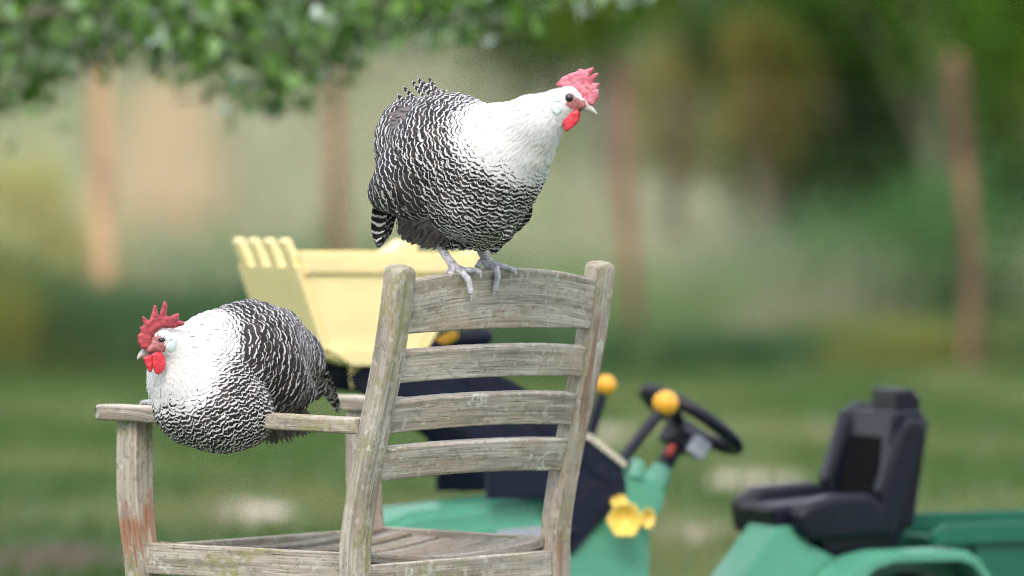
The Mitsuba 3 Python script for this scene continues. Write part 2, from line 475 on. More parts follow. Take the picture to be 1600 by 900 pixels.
class Flesh:
    """A smooth union of tapered capsules."""

    def __init__(self, prims, k=0.010, head=None):
        self.pr, self.k, self.head = prims, k, head

    @staticmethod
    def soft(out, k):
        m = out.min(0)
        return m - k * np.log(np.exp(-(out - m) / k).sum(0))

    @staticmethod
    def each(pr, X):
        out = []
        for a, ra, b, rb in pr:
            ab = b - a
            t = np.clip(((X - a) @ ab) / max(ab @ ab, 1e-12), 0, 1)
            out.append(np.linalg.norm(X - a - t[..., None] * ab, axis=-1) - (ra + (rb - ra) * t))
        return np.array(out)

    def d(self, X):
        o = self.soft(self.each(self.pr, X), self.k)
        if self.head:
            o = self.soft(np.array([o, self.soft(self.each(self.head, X), 0.0025)]), 0.006)
        return o

    def g(self, X):
        e = 1e-4
        g = np.stack([self.d(X + np.eye(3)[i] * e) - self.d(X - np.eye(3)[i] * e) for i in range(3)], -1)
        return g / (np.linalg.norm(g, axis=-1, keepdims=True) + 1e-12)

    def land(self, X, n=3):
        for _ in range(n):
            X = X - self.d(X)[..., None] * self.g(X)
        return X

    def mesh(self, edge):
        parts = []
        for a, ra, b, rb in self.pr + (self.head or []):
            s = [manifold3d.Manifold.sphere(float(r), 24).translate([float(x) for x in c]) for c, r in ((a, ra), (b, rb))]
            parts.append(manifold3d.Manifold.batch_hull(s))
        m = manifold3d.Manifold.batch_boolean(parts, manifold3d.OpType.Add).refine_to_length(edge).to_mesh()
        v, f = self.land(np.array(m.vert_properties[:, :3], float), 5), np.array(m.tri_verts)
        return trimesh.Trimesh(v, f, process=True)

    def seen(self, px, py, d0):
        """The depth at which the flesh is met behind this pixel."""
        px, py = np.atleast_1d(np.asarray(px, float)), np.atleast_1d(np.asarray(py, float))
        d = np.full(px.shape, d0 - 0.35)
        for _ in range(60):
            d = d + np.clip(self.d(P(px, py, d)), -0.02, 0.05) * 0.95
        return np.minimum(d, d0 + 0.02)


def scatter(mesh, spacing, seed, n):
    """Points on the mesh at least spacing(point) apart."""
    pts, fi = trimesh.sample.sample_surface(mesh, n, seed=seed)
    r = spacing(pts)
    keep, alive = [], np.ones(n, bool)
    tree = cKDTree(pts)
    for i in range(n):
        if alive[i] and r[i] < 1:
            keep.append(i)
            alive[tree.query_ball_point(pts[i], r[i])] = False
    return np.array(pts[keep])


NU, NV = 5, 8
GS = np.array([0, .14, .3, .48, .66, .82, .93, 1.0])
GX = np.linspace(-1, 1, NU)
PROFILE = np.interp(GS, [0, .14, .3, .48, .66, .82, .93, 1], [.28, .55, .80, .96, 1.0, .90, .62, .14])
NARROW = np.interp(GS, [0, .14, .3, .48, .66, .82, .93, 1], [.5, .85, 1, .98, .85, .6, .34, .04])


def feather_faces(N):
    i, j = np.meshgrid(np.arange(NV - 1), np.arange(NU - 1), indexing='ij')
    a = (i * NU + j).ravel()
    f = np.vstack([np.c_[a, a + 1, a + NU + 1], np.c_[a, a + NU + 1, a + NU]])
    return (f[None] + (np.arange(N) * NU * NV)[:, None, None]).reshape(-1, 3)


def feather_uv(L, wf, per, seed, shift=0.0):
    N = len(L)
    k = np.clip(np.round(wf * 20), 0, 20) + 32 * np.round(per)
    u = k[:, None, None] + 0.5 + 0.45 * np.broadcast_to(GX, (N, NV, NU))
    v = 100.0 * (np.arange(N) % 600 + 600 * (seed % 3))[:, None, None] + np.clip((1 - GS)[None, :, None] * L[:, None, None] * 1000 + np.reshape(shift, (-1, 1, 1)), 0.02, 97) + 0 * u
    return np.stack([u, v], -1).reshape(-1, 2)


def lay(flesh, p, flow, L, W, wf, per, lift, rng, narrow=None, seed=0, jitter=0.14, sink=0.62, pivot=None):
    """Feathers laid on the flesh like shingles: (mesh, uv)."""
    N = len(p)
    n = flesh.g(p)
    d = flow - (flow * n).sum(1, keepdims=True) * n
    d /= np.linalg.norm(d, axis=1, keepdims=True) + 1e-9
    t = np.cross(n, d)
    a = rng.normal(0, jitter, N)[:, None]
    d, t = d * np.cos(a) + t * np.sin(a), t * np.cos(a) - d * np.sin(a)
    prof = PROFILE[None] if narrow is None else np.where(narrow[:, None], NARROW[None], PROFILE[None])
    along = (GS[None] - sink) * L[:, None]
    X = p[:, None, None] + along[:, :, None, None] * d[:, None, None] + (prof * W[:, None])[:, :, None, None] * GX[None, None, :, None] * t[:, None, None]
    X = flesh.land(X.reshape(-1, 3), 2).reshape(N, NV, NU, 3)
    nn = flesh.g(X.reshape(-1, 3)).reshape(N, NV, NU, 3)
    h = 0.0004 + lift[:, None] * GS[None] ** 1.4 + 0.0006 * np.sin(GS[None] * 9 + rng.uniform(0, 6, N)[:, None])
    h = h[:, :, None] - 0.0016 * (W / 0.012)[:, None, None] * GX[None, None] ** 2 * GS[None, :, None] + rng.normal(0, 0.0003, (N, 1, 1))
    X = X + nn * np.maximum(h, 0.0002)[..., None]
    shift = 0.0 if pivot is None else np.mod(-np.linalg.norm(X[:, -1, NU // 2] - pivot, axis=1) * 1000 + rng.normal(0, 2.0, N), np.maximum(per, 1))
    return (X.reshape(-1, 3), feather_faces(N)), feather_uv(L, wf, per, seed, shift)


def free_feathers(base, tip, wdir, W, wf, per, bend, seed=0):
    """Single feathers from base to tip, lying flat across wdir, bent out of their plane by bend metres at the tip."""
    base, tip, wdir, bend = (np.asarray(x, float) for x in (base, tip, wdir, bend))
    N = len(base)
    ax = tip - base
    L = np.linalg.norm(ax, axis=1)
    d = ax / L[:, None]
    w = wdir - (wdir * d).sum(1, keepdims=True) * d
    w /= np.linalg.norm(w, axis=1, keepdims=True)
    n = np.cross(w, d)
    X = base[:, None, None] + GS[None, :, None, None] * ax[:, None, None] + (PROFILE[None] * np.asarray(W)[:, None])[:, :, None, None] * GX[None, None, :, None] * w[:, None, None]
    off = bend[:, None, None] * (GS ** 2 - GS)[None, :, None] * 1.6 - 0.22 * np.asarray(W)[:, None, None] * (GX ** 2)[None, None]
    X = X + off[..., None] * n[:, None, None]
    return (X.reshape(-1, 3), feather_faces(N)), feather_uv(np.minimum(L, 0.097), np.asarray(wf), np.asarray(per), seed)


def merge(parts):
    V, Fc, U, at = [], [], [], 0
    for (v, f), u in parts:
        V.append(v), Fc.append(f + at), U.append(u)
        at += len(v)
    return (np.vstack(V), np.vstack(Fc)), np.vstack(U)


def plumage(key, parts):
    m, uv = merge(parts)
    return put(key, m, 'feather', smooth=True, uv=uv)


def ss(a, b, x):
    t = np.clip((x - a) / (b - a), 0, 1)
    return t * t * (3 - 2 * t)


def build_hen(key, prims, wing_prims, spec, head):
    """Body, plumage and wing; spec has heading, side (towards the near flank), functions of place."""
    flesh = Flesh(prims, head=head)
    body = flesh.mesh(0.0040)
    v = np.asarray(body.vertices)
    near = np.linalg.norm(v[body.faces].mean(1) - spec['head'], axis=1) < 0.045
    body = body.subdivide(np.nonzero(near)[0])
    near = np.linalg.norm(np.asarray(body.vertices)[body.faces].mean(1) - spec['head'], axis=1) < 0.040
    body = body.subdivide(np.nonzero(near)[0])
    v = flesh.land(np.asarray(body.vertices), 2)
    body = trimesh.Trimesh(v, body.faces, process=False)
    col = np.tile([0.10, 0.09, 0.09], (len(v), 1))
    white = spec['white'](v)
    col = col * (1 - white[:, None]) + np.array([0.68, 0.67, 0.65]) * white[:, None]
    red = spec['red'](v)
    rn = meshkit.fbm(v * 260, 2)
    col = col * (1 - red[:, None]) + (np.array([0.46, 0.17, 0.175]) * (0.45 + 1.1 * rn[:, None])) * red[:, None]
    body_key = put(key + '__body', body, 'skin', smooth=True, color=col)
    rng = np.random.default_rng(spec['seed'])
    wing = Flesh(prims + wing_prims, 0.008, head)
    for surf, name in ((flesh, 'plumage'), (wing, 'wing')):
        mesh = body if name == 'plumage' else wing.mesh(0.006)
        p = scatter(mesh, lambda X: spec['spacing'](X), spec['seed'] + len(name), 60000)
        diff = flesh.d(p)
        iswing = diff > 0.0035
        if name == 'plumage':
            ok = wing.d(p) > -0.006
        else:
            ok = iswing
        p = p[ok & (spec['red'](p) < 0.4)]
        wf, per, L, W, lift, narrow, flow = spec['feathers'](p, name, rng)
        parts = [lay(surf, p, flow, L, W, wf, per, lift, rng, narrow, seed=spec['seed'] + len(name), jitter=spec.get('jitter', .10), pivot=spec['pivot'])]
        if name == 'wing':
            near = ((p - spec['centre']) @ spec['side']) > 0
            for nm, sel in (('wing', near), ('wing', ~near)):
                if sel.sum() > 20:
                    q = p[sel]
                    wf_, per_, L_, W_, lift_, na_, fl_ = (x[sel] for x in (wf, per, L, W, lift, narrow, flow))
                    plumage(key + '__' + nm, [lay(surf, q, fl_, L_, W_, wf_, per_, lift_, rng, na_, seed=spec['seed'] + 7, jitter=spec.get('jitter', .10), pivot=spec['pivot'])])
        else:
            k = plumage(key + '__plumage', parts)
    return flesh


def flank(prims_px):
    return [(np.array(P(a[0], a[1], a[3])), a[2] * PX, np.array(P(b[0], b[1], b[3])), b[2] * PX) for a, b in prims_px]


# ---- the standing hen, perched on the top rail, facing right and a little towards the camera
HEN = 'hen'
tag(HEN, 'black and white barred hen standing on the top rail of the chair back', 'hen')
H1 = np.array([0.74, -0.67, 0.0])
S1 = np.array([-0.67, -0.74, 0.0])
q = lambda x, y, r, d: (x, y, r, d)
mid1 = q(705, 252, 94, 8.12)
hen1_prims = flank([
    (q(655, 240, 66, 8.17), mid1), (q(645, 205, 52, 8.185), q(690, 225, 76, 8.14)),
    (mid1, q(772, 256, 80, 8.06)), (q(700, 305, 64, 8.13), q(752, 310, 68, 8.075)),
    (q(795, 218, 60, 8.04), q(828, 194, 40, 8.01)), (q(822, 228, 42, 8.02), q(840, 192, 34, 8.0)),
    (q(690, 345, 32, 8.15), q(690, 360, 20, 8.15)), (q(752, 350, 30, 8.10), q(752, 372, 16, 8.11)),
    (q(655, 350, 34, 8.19), q(670, 362, 24, 8.18)),
])
hen1_head = flank([(q(838, 192, 36, 8.0), q(872, 166, 25, 7.99)), (q(872, 166, 24, 7.99), q(888, 157, 20.5, 7.985)), (q(876, 174, 15, 7.985), q(886, 163, 16, 7.985)),
                   (q(888, 157, 18, 7.985), q(911, 164, 7, 7.98))])
near1 = np.array([0, -1.0, 0])


def wing_px(lst):
    return [(np.array(P(a[0], a[1], a[3])), a[2] * PX, np.array(P(b[0], b[1], b[3])), b[2] * PX) for a, b in lst]


hen1_wing = wing_px([(q(712, 232, 40, 8.070), q(640, 280, 46, 8.114)), (q(640, 280, 46, 8.114), q(606, 300, 28, 8.150)), (q(690, 268, 40, 8.064), q(640, 298, 38, 8.110))])
W1a, W1b = P(835, 188, 8.0), P(800, 205, 8.0)
EYE1 = P(889.4, 153, 7.965)


def along1(X):
    return (X - mid1c) @ H1


mid1c = P(705, 252, 8.12)
head1 = P(884, 158, 7.99)


def axial(X, pts, radii):
    """Smallest distance to a few centres, each in units of its radius."""
    return np.min([np.linalg.norm((X - c) * np.array([1, 0.75, 1]), axis=-1) / r for c, r in zip(pts, radii)], axis=0)


PIVOT1 = P(790, 200, 8.03)
HACK1 = ([P(815, 195, 8.02), P(780, 205, 8.02), P(845, 175, 8.0), P(825, 225, 7.98), P(880, 160, 7.99)], [0.078, 0.060, 0.062, 0.054, 0.05])


def white1(X):
    nz = 0.14 * (meshkit.fbm(X * 70, 2) - 0.5)
    return 1 - ss(0.92, 1.02, axial(X, *HACK1) + nz)


FACE1 = [(P(892, 157, 7.965), 0.014), (P(905, 165, 7.975), 0.014), (P(888, 169, 7.965), 0.011), (P(898, 172, 7.98), 0.012)]


def red_of(face):
    return lambda X: np.max([1 - ss(0.75, 1.0, np.linalg.norm(X - c, axis=-1) / r) for c, r in face], axis=0)


def spacing_for(headp, whitef, small):
    def f(X):
        dh = np.linalg.norm(X - headp, axis=-1)
        s = np.where(dh < 0.042, 0.0030, np.where(whitef(X) > 0.5, 0.0062, small(X)))
        return s
    return f


def feathers1(p, name, rng):
    N = len(p)
    w = white1(p)
    a = (p - mid1c) @ H1
    z = p[:, 2] - mid1c[2]
    dh = np.linalg.norm(p - head1, axis=1)
    rel = axial(p, *HACK1)
    front = ss(-0.01, 0.075, a)
    down = np.array([0, 0, -1.0])
    flow = p - PIVOT1
    flow = flow / np.linalg.norm(flow, axis=1, keepdims=True)
    hf = (p - head1) / dh[:, None]
    hk = ss(1.25, 0.8, rel)[:, None]
    flow = flow * (1 - hk) + hf * hk + 0.25 * hk * down
    per = np.where(front > 0.5, 8.0, 10.0)
    wf = 0.185 + 0.13 * front
    tick = ss(1.40, 1.0, rel) * front
    wf = wf + 0.48 * tick
    L = 0.040 + 0 * a
    W = 0.0125 - 0.0030 * front
    lift = 0.0030 + rng.uniform(0, 0.0016, N)
    narrow = np.zeros(N, bool)
    if name == 'wing':
        lift = lift + 0.0012
        wf = np.full(N, 0.165)
        per = np.full(N, 11.0)
        L = L * 1.15
        W = np.full(N, 0.0150)
        back = ss(0.02, -0.08, a)
        W = W + 0.001 * back
    iswhite = w > 0.5
    wf = np.where(iswhite, 1.0, np.minimum(wf, 0.90))
    narrow |= iswhite
    L = np.where(iswhite, np.clip(0.25 * dh + 0.012, 0.012, 0.055), L)
    W = np.where(iswhite, np.clip(0.025 * dh + 0.0022, 0.0026, 0.0060), W)
    lift = np.where(iswhite, 0.0008 + np.clip(dh * 0.018, 0, 0.0015), lift)
    # loose grey fluff under the rear and a bare brownish patch behind the wing
    fl = (z < -0.082) & (a < 0.015) | (np.linalg.norm(p - P(622, 178, 8.12), axis=1) < 0.030)
    fl &= name == 'plumage'
    per = np.where(fl, 31, per)
    wf = np.where(fl, 0.3, wf)
    narrow |= fl
    W = np.where(fl, 0.004, W)
    L = np.where(fl, 0.032, L)
    lift = np.where(fl, 0.006 * rng.uniform(0.3, 1, N), lift)
    return wf, per, L, W, lift, narrow, flow


spec1 = dict(seed=4, head=head1, pivot=PIVOT1, white=white1, red=red_of(FACE1), side=S1, centre=mid1c, feathers=feathers1,
             spacing=spacing_for(head1, white1, lambda X: (0.0118 - 0.0030 * ss(0.0, 0.07, (X - mid1c) @ H1))))
flesh1 = build_hen(HEN, hen1_prims, hen1_wing, spec1, hen1_head)

# tail: wide barred feathers folded down, small coverts curling up over the rump
rng = np.random.default_rng(8)
tb, tt, tw, tW, twf, tper, tbend = [], [], [], [], [], [], []
for i in range(9):
    x = 588 + 3.2 * i
    tb.append(P(602 + 2.2 * i, 262 + rng.uniform(-6, 6), 8.150 + 0.010 * i)); tt.append(P(586 + 2.6 * i + rng.uniform(-2, 2), 391 - abs(i - 2) * 5.0 + rng.uniform(-4, 2), 8.165 + 0.010 * i))
    tw.append(np.array([0.9, 0.45, 0.1])); tW.append(0.0140); twf.append(0.27); tper.append(10); tbend.append(-0.012)
for i in range(26):
    t = rng.uniform(0, 1)
    x, y = 604 + 62 * t, 205 - 80 * t + rng.uniform(-4, 8)
    tb.append(P(x + 34, y + 26 - 8 * t, 8.15 + rng.uniform(0, 0.05))); tt.append(P(x - 8 + 2 * t, y + 14 - 12 * t, 8.16 + rng.uniform(0, 0.05)))
    tw.append(np.array([0.3, 0.8, 0.4])); tW.append(0.008); twf.append(0.24); tper.append(9); tbend.append(0.014 * rng.uniform(0.4, 1))
for x, y, dx, dy in ((672, 140, -20, -20), (668, 144, -14, -24), (660, 146, -16, -22), (684, 140, -14, -20), (650, 150, -20, -16), (640, 158, -20, -12)):
    tb.append(P(x + 10, y + 10, 8.15)); tt.append(P(x + dx, y + dy, 8.15)); tw.append(np.array([0.5, 0.5, 0.6])); tW.append(0.0038); twf.append(0.25); tper.append(8); tbend.append(0.012)
plumage(HEN + '__tail', [free_feathers(tb, tt, tw, tW, twf, tper, tbend, 1)])
# the tip of the far wing shows past the breast
fb, ft, fw, fW, fwf, fper, fbend = [], [], [], [], [], [], []
for i in range(9):
    fb.append(P(824 - 3 * i, 300 + 3 * i, 8.12 + 0.005 * i)); ft.append(P(815 - 6.0 * i, 352 + 5.2 * i + rng.uniform(-3, 3), 8.15 + 0.005 * i))
    fw.append(np.array([0.85, 0.4, -0.2])); fW.append(0.0125); fwf.append(0.27); fper.append(10); fbend.append(0.008)
plumage(HEN + '__wing', [free_feathers(fb, ft, fw, fW, fwf, fper, fbend, 2)])
# loose feathers along the lower edge
eb, et, ew, eW, ewf, eper, ebend = [], [], [], [], [], [], []
for i in range(150):
    t = rng.uniform(0, 1) ** 1.7
    x = 650 + 150 * t
    dp = 8.17 - 0.09 * t + rng.uniform(-0.05, 0.05)
    y = 352 + 22 * math.sin(t * 3.0)
    eb.append(P(x + 8, y - 20, dp)); et.append(P(x - 8, y + 14 + rng.uniform(-4, 5), dp + 0.01)); ew.append(np.array([1.0, 0.3, 0])); fluffy = t < 0.35
    eW.append(0.003 if fluffy else 0.007)
    ewf.append(0.3); eper.append(31 if fluffy else 8); ebend.append(0.006)
plumage(HEN + '__belly_fluff', [free_feathers(eb, et, ew, eW, ewf, eper, ebend, 2)])


def head_parts(key, flesh, comb, comb_mat, eye, eye_r, lobe, ear, beak, wattles, depth, slope, lid=0.0, comb_off=0.0):
    d0 = depth
    sheet = lambda off, slope=slope: (lambda px, py, h: P(px, py, d0 + off + slope * (px - eye[0]) * PX - h))
    put(key + '__comb', pillow(comb, sheet(comb_off), 0.0105, 6.0, step=1.1, ripple=0.22), comb_mat, smooth=True)
    for o, off, th in wattles:
        put(key + '__wattle', pillow(o, sheet(off), th, 6.0, step=1.1, ripple=0.2), 'wattle_red', smooth=True)
    hug = lambda px, py, h: P(px, py, flesh.seen(px, py, d0) - 0.0012 - h)
    put(key + '__earlobe', pillow(lobe, hug, 0.007, 5.0, step=1.2, ripple=0.3), 'lobe_white', smooth=True)
    put(key + '__ear_tuft', pillow(ear, hug, 0.006, 4.0, step=1.2), 'lobe_white', smooth=True)
    ed = float(flesh.seen(eye[0], eye[1], d0)[0])
    c = P(eye[0], eye[1], ed - eye_r * 0.05)
    rim = trimesh.creation.icosphere(3, eye_r * 1.28)
    rim.apply_scale([1, 0.50, 1 - 0.3 * lid])
    rim.apply_translation(P(eye[0], eye[1], ed + eye_r * 0.30))
    k = put(key + '__eye', trimesh.Trimesh(trimesh.creation.icosphere(3, eye_r).vertices * [1, 0.8, 1 - 0.45 * lid] + c, trimesh.creation.icosphere(3, 1).faces), 'eye_black', smooth=True)
    put(k + '__eyelid', rim, 'eyelid', smooth=True)
    ts = np.linspace(0, 1, 9)
    (bx, by), (tx, ty), (lx, ly) = beak
    n = np.array([ty - by, -(tx - bx)]) / math.hypot(tx - bx, ty - by)
    if n[1] > 0:
        n = -n
    arc = np.sin(ts * np.pi * 0.75) * 2.6
    top = P(bx + (tx - bx) * ts + n[0] * arc, by + (ty - by) * ts + n[1] * arc, d0 + slope * (bx + (tx - bx) * ts - eye[0]) * PX)
    m, uv = tube(top, (6.4 * (1 - ts ** 1.6) + 0.7) * PX, 14)
    k = put(key + '__beak', m, 'horn', smooth=True)
    low = P(bx + (lx - bx) * ts, by + 4 + (ly - by - 4) * ts, d0 + slope * (bx - eye[0]) * PX)
    m, uv = tube(low, (4.0 * (1 - ts ** 1.5) + 0.6) * PX, 12)
    put(k + '__lower_beak', m, 'horn', smooth=True)


def z7(pts, x0, y0, s):
    return [(x0 + a / s, y0 + b / s) for a, b in pts]


comb1 = z7([(330, 300), (400, 215), (480, 175), (560, 150), (585, 125), (612, 120), (640, 135), (690, 118), (760, 97), (735, 150), (690, 205), (745, 175), (805, 153), (780, 210), (738, 275), (780, 275), (820, 268), (785, 340), (802, 350), (795, 440), (745, 515), (700, 520), (640, 495), (600, 430), (545, 380), (480, 330), (400, 320)], 820, 90, 6.92)
lobe1 = z7([(300, 490), (350, 480), (405, 500), (412, 560), (395, 600), (345, 640), (300, 600), (268, 545)], 820, 90, 6.92)
ear1 = z7([(310, 420), (360, 408), (395, 440), (385, 480), (330, 490), (300, 460)], 820, 90, 6.92)
wat1 = z7([(395, 640), (420, 605), (500, 580), (575, 560), (588, 600), (570, 690), (530, 740), (495, 775), (450, 803), (425, 780), (405, 710)], 820, 90, 6.92)
wat1b = z7([(480, 600), (585, 575), (606, 600), (590, 680), (540, 740), (500, 740)], 820, 90, 6.92)
head_parts(HEN, flesh1, comb1, 'comb_pink', (889.4, 153), 0.0064, lobe1, ear1, ((911, 165), (932.2, 180.5), (917, 173.5)), [(wat1, -0.012, 0.006), (wat1b, 0.008, 0.006)], 7.985, -0.10)


def foot(key, shank, toes, d_shank, claws):
    """Shank and toes in pixels with depth; each toe ends in a horn claw."""
    pts = np.array([P(x, y, d) for x, y, d, r in shank])
    rs = np.array([r for *_, r in shank]) * PX
    sp = spline(np.c_[pts, rs], 24)
    m, uv = tube(sp[:, :3], sp[:, 3], 14)
    k = put(key + '__leg', m, 'shank', smooth=True, uv=uv)
    for toe in toes:
        pts = np.array([P(x, y, d) for x, y, d, r in toe])
        rs = np.array([r for *_, r in toe]) * PX
        sp = spline(np.c_[pts, rs], 26)
        knob = 1 + 0.10 * np.sin(np.linspace(0, 1, 26) * 18)
        cut = 21
        m, uv = tube(sp[:cut + 1, :3], sp[:cut + 1, 3] * knob[:cut + 1], 12)
        kt = put(k + '__toe', m, 'shank', smooth=True, uv=uv)
        m, uv = tube(sp[cut:, :3], np.linspace(0.75, 0.18, 26 - cut) * sp[cut:, 3], 10)
        put(k + '__claw', m, 'horn', smooth=True)


def rear_face(px):
    """Depth of the rear face of the chair's top rail at this pixel column."""
    t = (px - 628) / 312.0
    return 8.0 + 0.402 * t * 0.98 - 0.014 * (1 - (2 * t - 1) ** 2) * 0.63 - 0.010


def toe(*pts):
    return pts


ra, rb = rear_face(715), rear_face(768)
foot(HEN, [(676, 352, 8.155, 9), (689, 386, 8.150, 7.0), (700, 404, ra + 0.008, 6.6), (712, 420, ra + 0.006, 8.0)], [
    toe((709, 419, ra + 0.004, 5.6), (704, 428, ra - 0.004, 5), (701.5, 437, ra - 0.010, 4), (700.5, 446, ra - 0.010, 2.2)),
    toe((713, 420, ra + 0.004, 6.2), (724, 428, ra - 0.004, 5.6), (732, 440, ra - 0.013, 5.2), (735, 453, ra - 0.013, 4.6), (737, 470, ra - 0.012, 2.4)),
    toe((714, 419, ra + 0.008, 5.6), (728, 422, ra + 0.010, 5), (745, 423, ra + 0.010, 4.6), (750, 427, ra + 0.008, 3.8), (751.5, 435, ra + 0.006, 2)),
    toe((710, 418, ra + 0.008, 5.4), (703, 424, ra + 0.026, 4.8), (700, 432, ra + 0.036, 4), (700, 440, ra + 0.036, 2))], 0, None)
foot(HEN, [(750, 360, 8.12, 9), (752, 388, 8.13, 8.0), (759, 403, rb + 0.010, 8.0), (766, 415, rb + 0.006, 9.0)], [
    toe((762, 411, rb + 0.006, 5.6), (752, 409, rb + 0.006, 4.8), (747, 415, rb + 0.002, 4.2), (742, 421, rb - 0.002, 2.4)),
    toe((767, 415, rb + 0.004, 6.6), (775, 421, rb - 0.004, 6), (777, 434, rb - 0.013, 5.4), (774, 450, rb - 0.013, 4.6), (771, 464, rb - 0.012, 2.4)),
    toe((770, 414, rb + 0.006, 6), (782, 416, rb + 0.012, 5.2), (794, 419, rb + 0.014, 4.8), (804, 424, rb + 0.012, 4), (807, 430, rb + 0.008, 2.2)),
    toe((765, 414, rb + 0.010, 5.6), (758, 420, rb + 0.028, 4.8), (755, 428, rb + 0.038, 4), (755, 436, rb + 0.038, 2))], 0, None)

# ---- the sitting hen on the near arm, facing left and towards the camera
HEN2 = 'hen_001'
tag(HEN2, 'black and white barred hen crouching on the arm of the chair, comb raised', 'hen')
H2 = np.array([-0.66, -0.75, 0.0])
S2 = np.array([0.75, -0.66, 0.0])
mid2 = q(388, 562, 84, 8.28)
hen2_prims = flank([
    (q(452, 566, 54, 8.37), mid2), (q(432, 520, 38, 8.35), q(390, 540, 62, 8.27)), (mid2, q(318, 596, 74, 8.19)),
    (q(318, 610, 72, 8.18), q(345, 630, 68, 8.165)), (q(300, 640, 52, 8.17), q(352, 650, 48, 8.15)), (q(352, 645, 50, 8.155), q(385, 652, 40, 8.165)),
    (q(302, 566, 56, 8.18), q(330, 540, 50, 8.22)), (q(275, 590, 40, 8.155), q(282, 560, 34, 8.155)),
    (q(440, 640, 34, 8.34), q(450, 655, 22, 8.35)), (q(462, 562, 38, 8.40), q(488, 602, 22, 8.42)),
])
hen2_head = flank([(q(285, 556, 34, 8.155), q(264, 538, 23, 8.13)), (q(264, 540, 22, 8.13), q(252, 532, 18, 8.115)), (q(264, 547, 15, 8.125), q(250, 540, 14, 8.11)), (q(251, 533, 16, 8.112), q(233, 545, 7.5, 8.098))])
hen2_wing = wing_px([(q(396, 545, 34, 8.210), q(430, 590, 42, 8.255)), (q(430, 590, 42, 8.255), q(462, 612, 28, 8.30)), (q(385, 580, 36, 8.195), q(430, 615, 28, 8.25))])
mid2c = P(388, 562, 8.28)
head2 = P(254, 534, 8.13)
PIVOT2 = P(300, 540, 8.17)
HACK2 = ([P(285, 545, 8.13), P(312, 535, 8.16), P(330, 525, 8.20), P(285, 580, 8.11), P(255, 535, 8.13), P(250, 590, 8.12)], [0.060, 0.047, 0.034, 0.048, 0.046, 0.040])


def white2(X):
    nz = 0.14 * (meshkit.fbm(X * 70, 2, 5) - 0.5)
    return 1 - ss(0.92, 1.02, axial(X, *HACK2) + nz)


FACE2 = [(P(248, 533, 8.095), 0.014), (P(236, 543, 8.09), 0.014), (P(252, 545, 8.098), 0.013), (P(242, 551, 8.092), 0.012)]


def feathers2(p, name, rng):
    N = len(p)
    w = white2(p)
    a = (p - mid2c) @ H2
    z = p[:, 2] - mid2c[2]
    dh = np.linalg.norm(p - head2, axis=1)
    rel = axial(p, *HACK2)
    front = ss(0.02, 0.10, a)
    down = np.array([0, 0, -1.0])
    flow = p - PIVOT2
    flow = flow / np.linalg.norm(flow, axis=1, keepdims=True)
    hf = (p - head2) / dh[:, None]
    hk = ss(1.3, 0.8, rel)[:, None]
    flow = flow * (1 - hk) + hf * hk + 0.25 * hk * down
    per = np.where(front > 0.5, 8.0, 10.0)
    wf = 0.185 + 0.13 * front
    tick = ss(1.55, 1.0, rel) * ss(0.0, 0.07, a)
    wf = wf + 0.56 * tick
    L = 0.040 + 0 * a
    W = 0.0120 - 0.0030 * front
    lift = 0.0028 + rng.uniform(0, 0.0016, N)
    narrow = np.zeros(N, bool)
    if name == 'wing':
        lift = lift + 0.0012
        wf = np.full(N, 0.165)
        per = np.full(N, 11.0)
        L = L * 1.15
        W = np.full(N, 0.0145)
    iswhite = w > 0.5
    wf = np.where(iswhite, 1.0, np.minimum(wf, 0.90))
    narrow |= iswhite
    L = np.where(iswhite, np.clip(0.25 * dh + 0.012, 0.012, 0.055), L)
    W = np.where(iswhite, np.clip(0.025 * dh + 0.0022, 0.0026, 0.0060), W)
    lift = np.where(iswhite, 0.0008 + np.clip(dh * 0.018, 0, 0.0015), lift)
    fl = (z < -0.075) & (a < -0.015) | (np.linalg.norm(p - P(462, 520, 8.31), axis=1) < 0.022)
    fl &= name == 'plumage'
    per = np.where(fl, 31, per)
    narrow |= fl
    W = np.where(fl, 0.004, W)
    L = np.where(fl, 0.032, L)
    lift = np.where(fl, 0.006 * rng.uniform(0.3, 1, N), lift)
    return wf, per, L, W, lift, narrow, flow


spec2 = dict(seed=5, head=head2, pivot=PIVOT2, white=white2, red=red_of(FACE2), side=S2, centre=mid2c, feathers=feathers2,
             spacing=spacing_for(head2, white2, lambda X: 0.0112 - 0.0028 * ss(0.02, 0.09, (X - mid2c) @ H2)))
flesh2 = build_hen(HEN2, hen2_prims, hen2_wing, spec2, hen2_head)
tb, tt, tw, tW, twf, tper, tbend = [], [], [], [], [], [], []
for i in range(16):
    o = rng.uniform(-1, 1)
    tb.append(P(474 + 8 * o, 520 + 4 * i, 8.36 + 0.006 * i)); tt.append(P(508 + 1.5 * i + 3 * o, 596 + 3.4 * i, 8.40 + 0.006 * i))
    tw.append(np.array([-0.75, 0.6, 0.35])); tW.append(0.0140); twf.append(0.27); tper.append(11); tbend.append(0.012)
for i in range(22):
    t = rng.uniform(0, 1)
    x, y = 440 + 56 * t, 486 + 70 * t * t
    tb.append(P(x - 30, y + 12, 8.32 + rng.uniform(0, 0.04))); tt.append(P(x + 8 + 4 * t, y + 6 + 16 * t, 8.34 + rng.uniform(0, 0.05)))
    tw.append(np.array([-0.3, 0.8, 0.4])); tW.append(0.008); twf.append(0.24); tper.append(9); tbend.append(-0.010)
plumage(HEN2 + '__tail', [free_feathers(tb, tt, tw, tW, twf, tper, tbend, 1)])
eb, et, ew, eW, ewf, eper, ebend = [], [], [], [], [], [], []
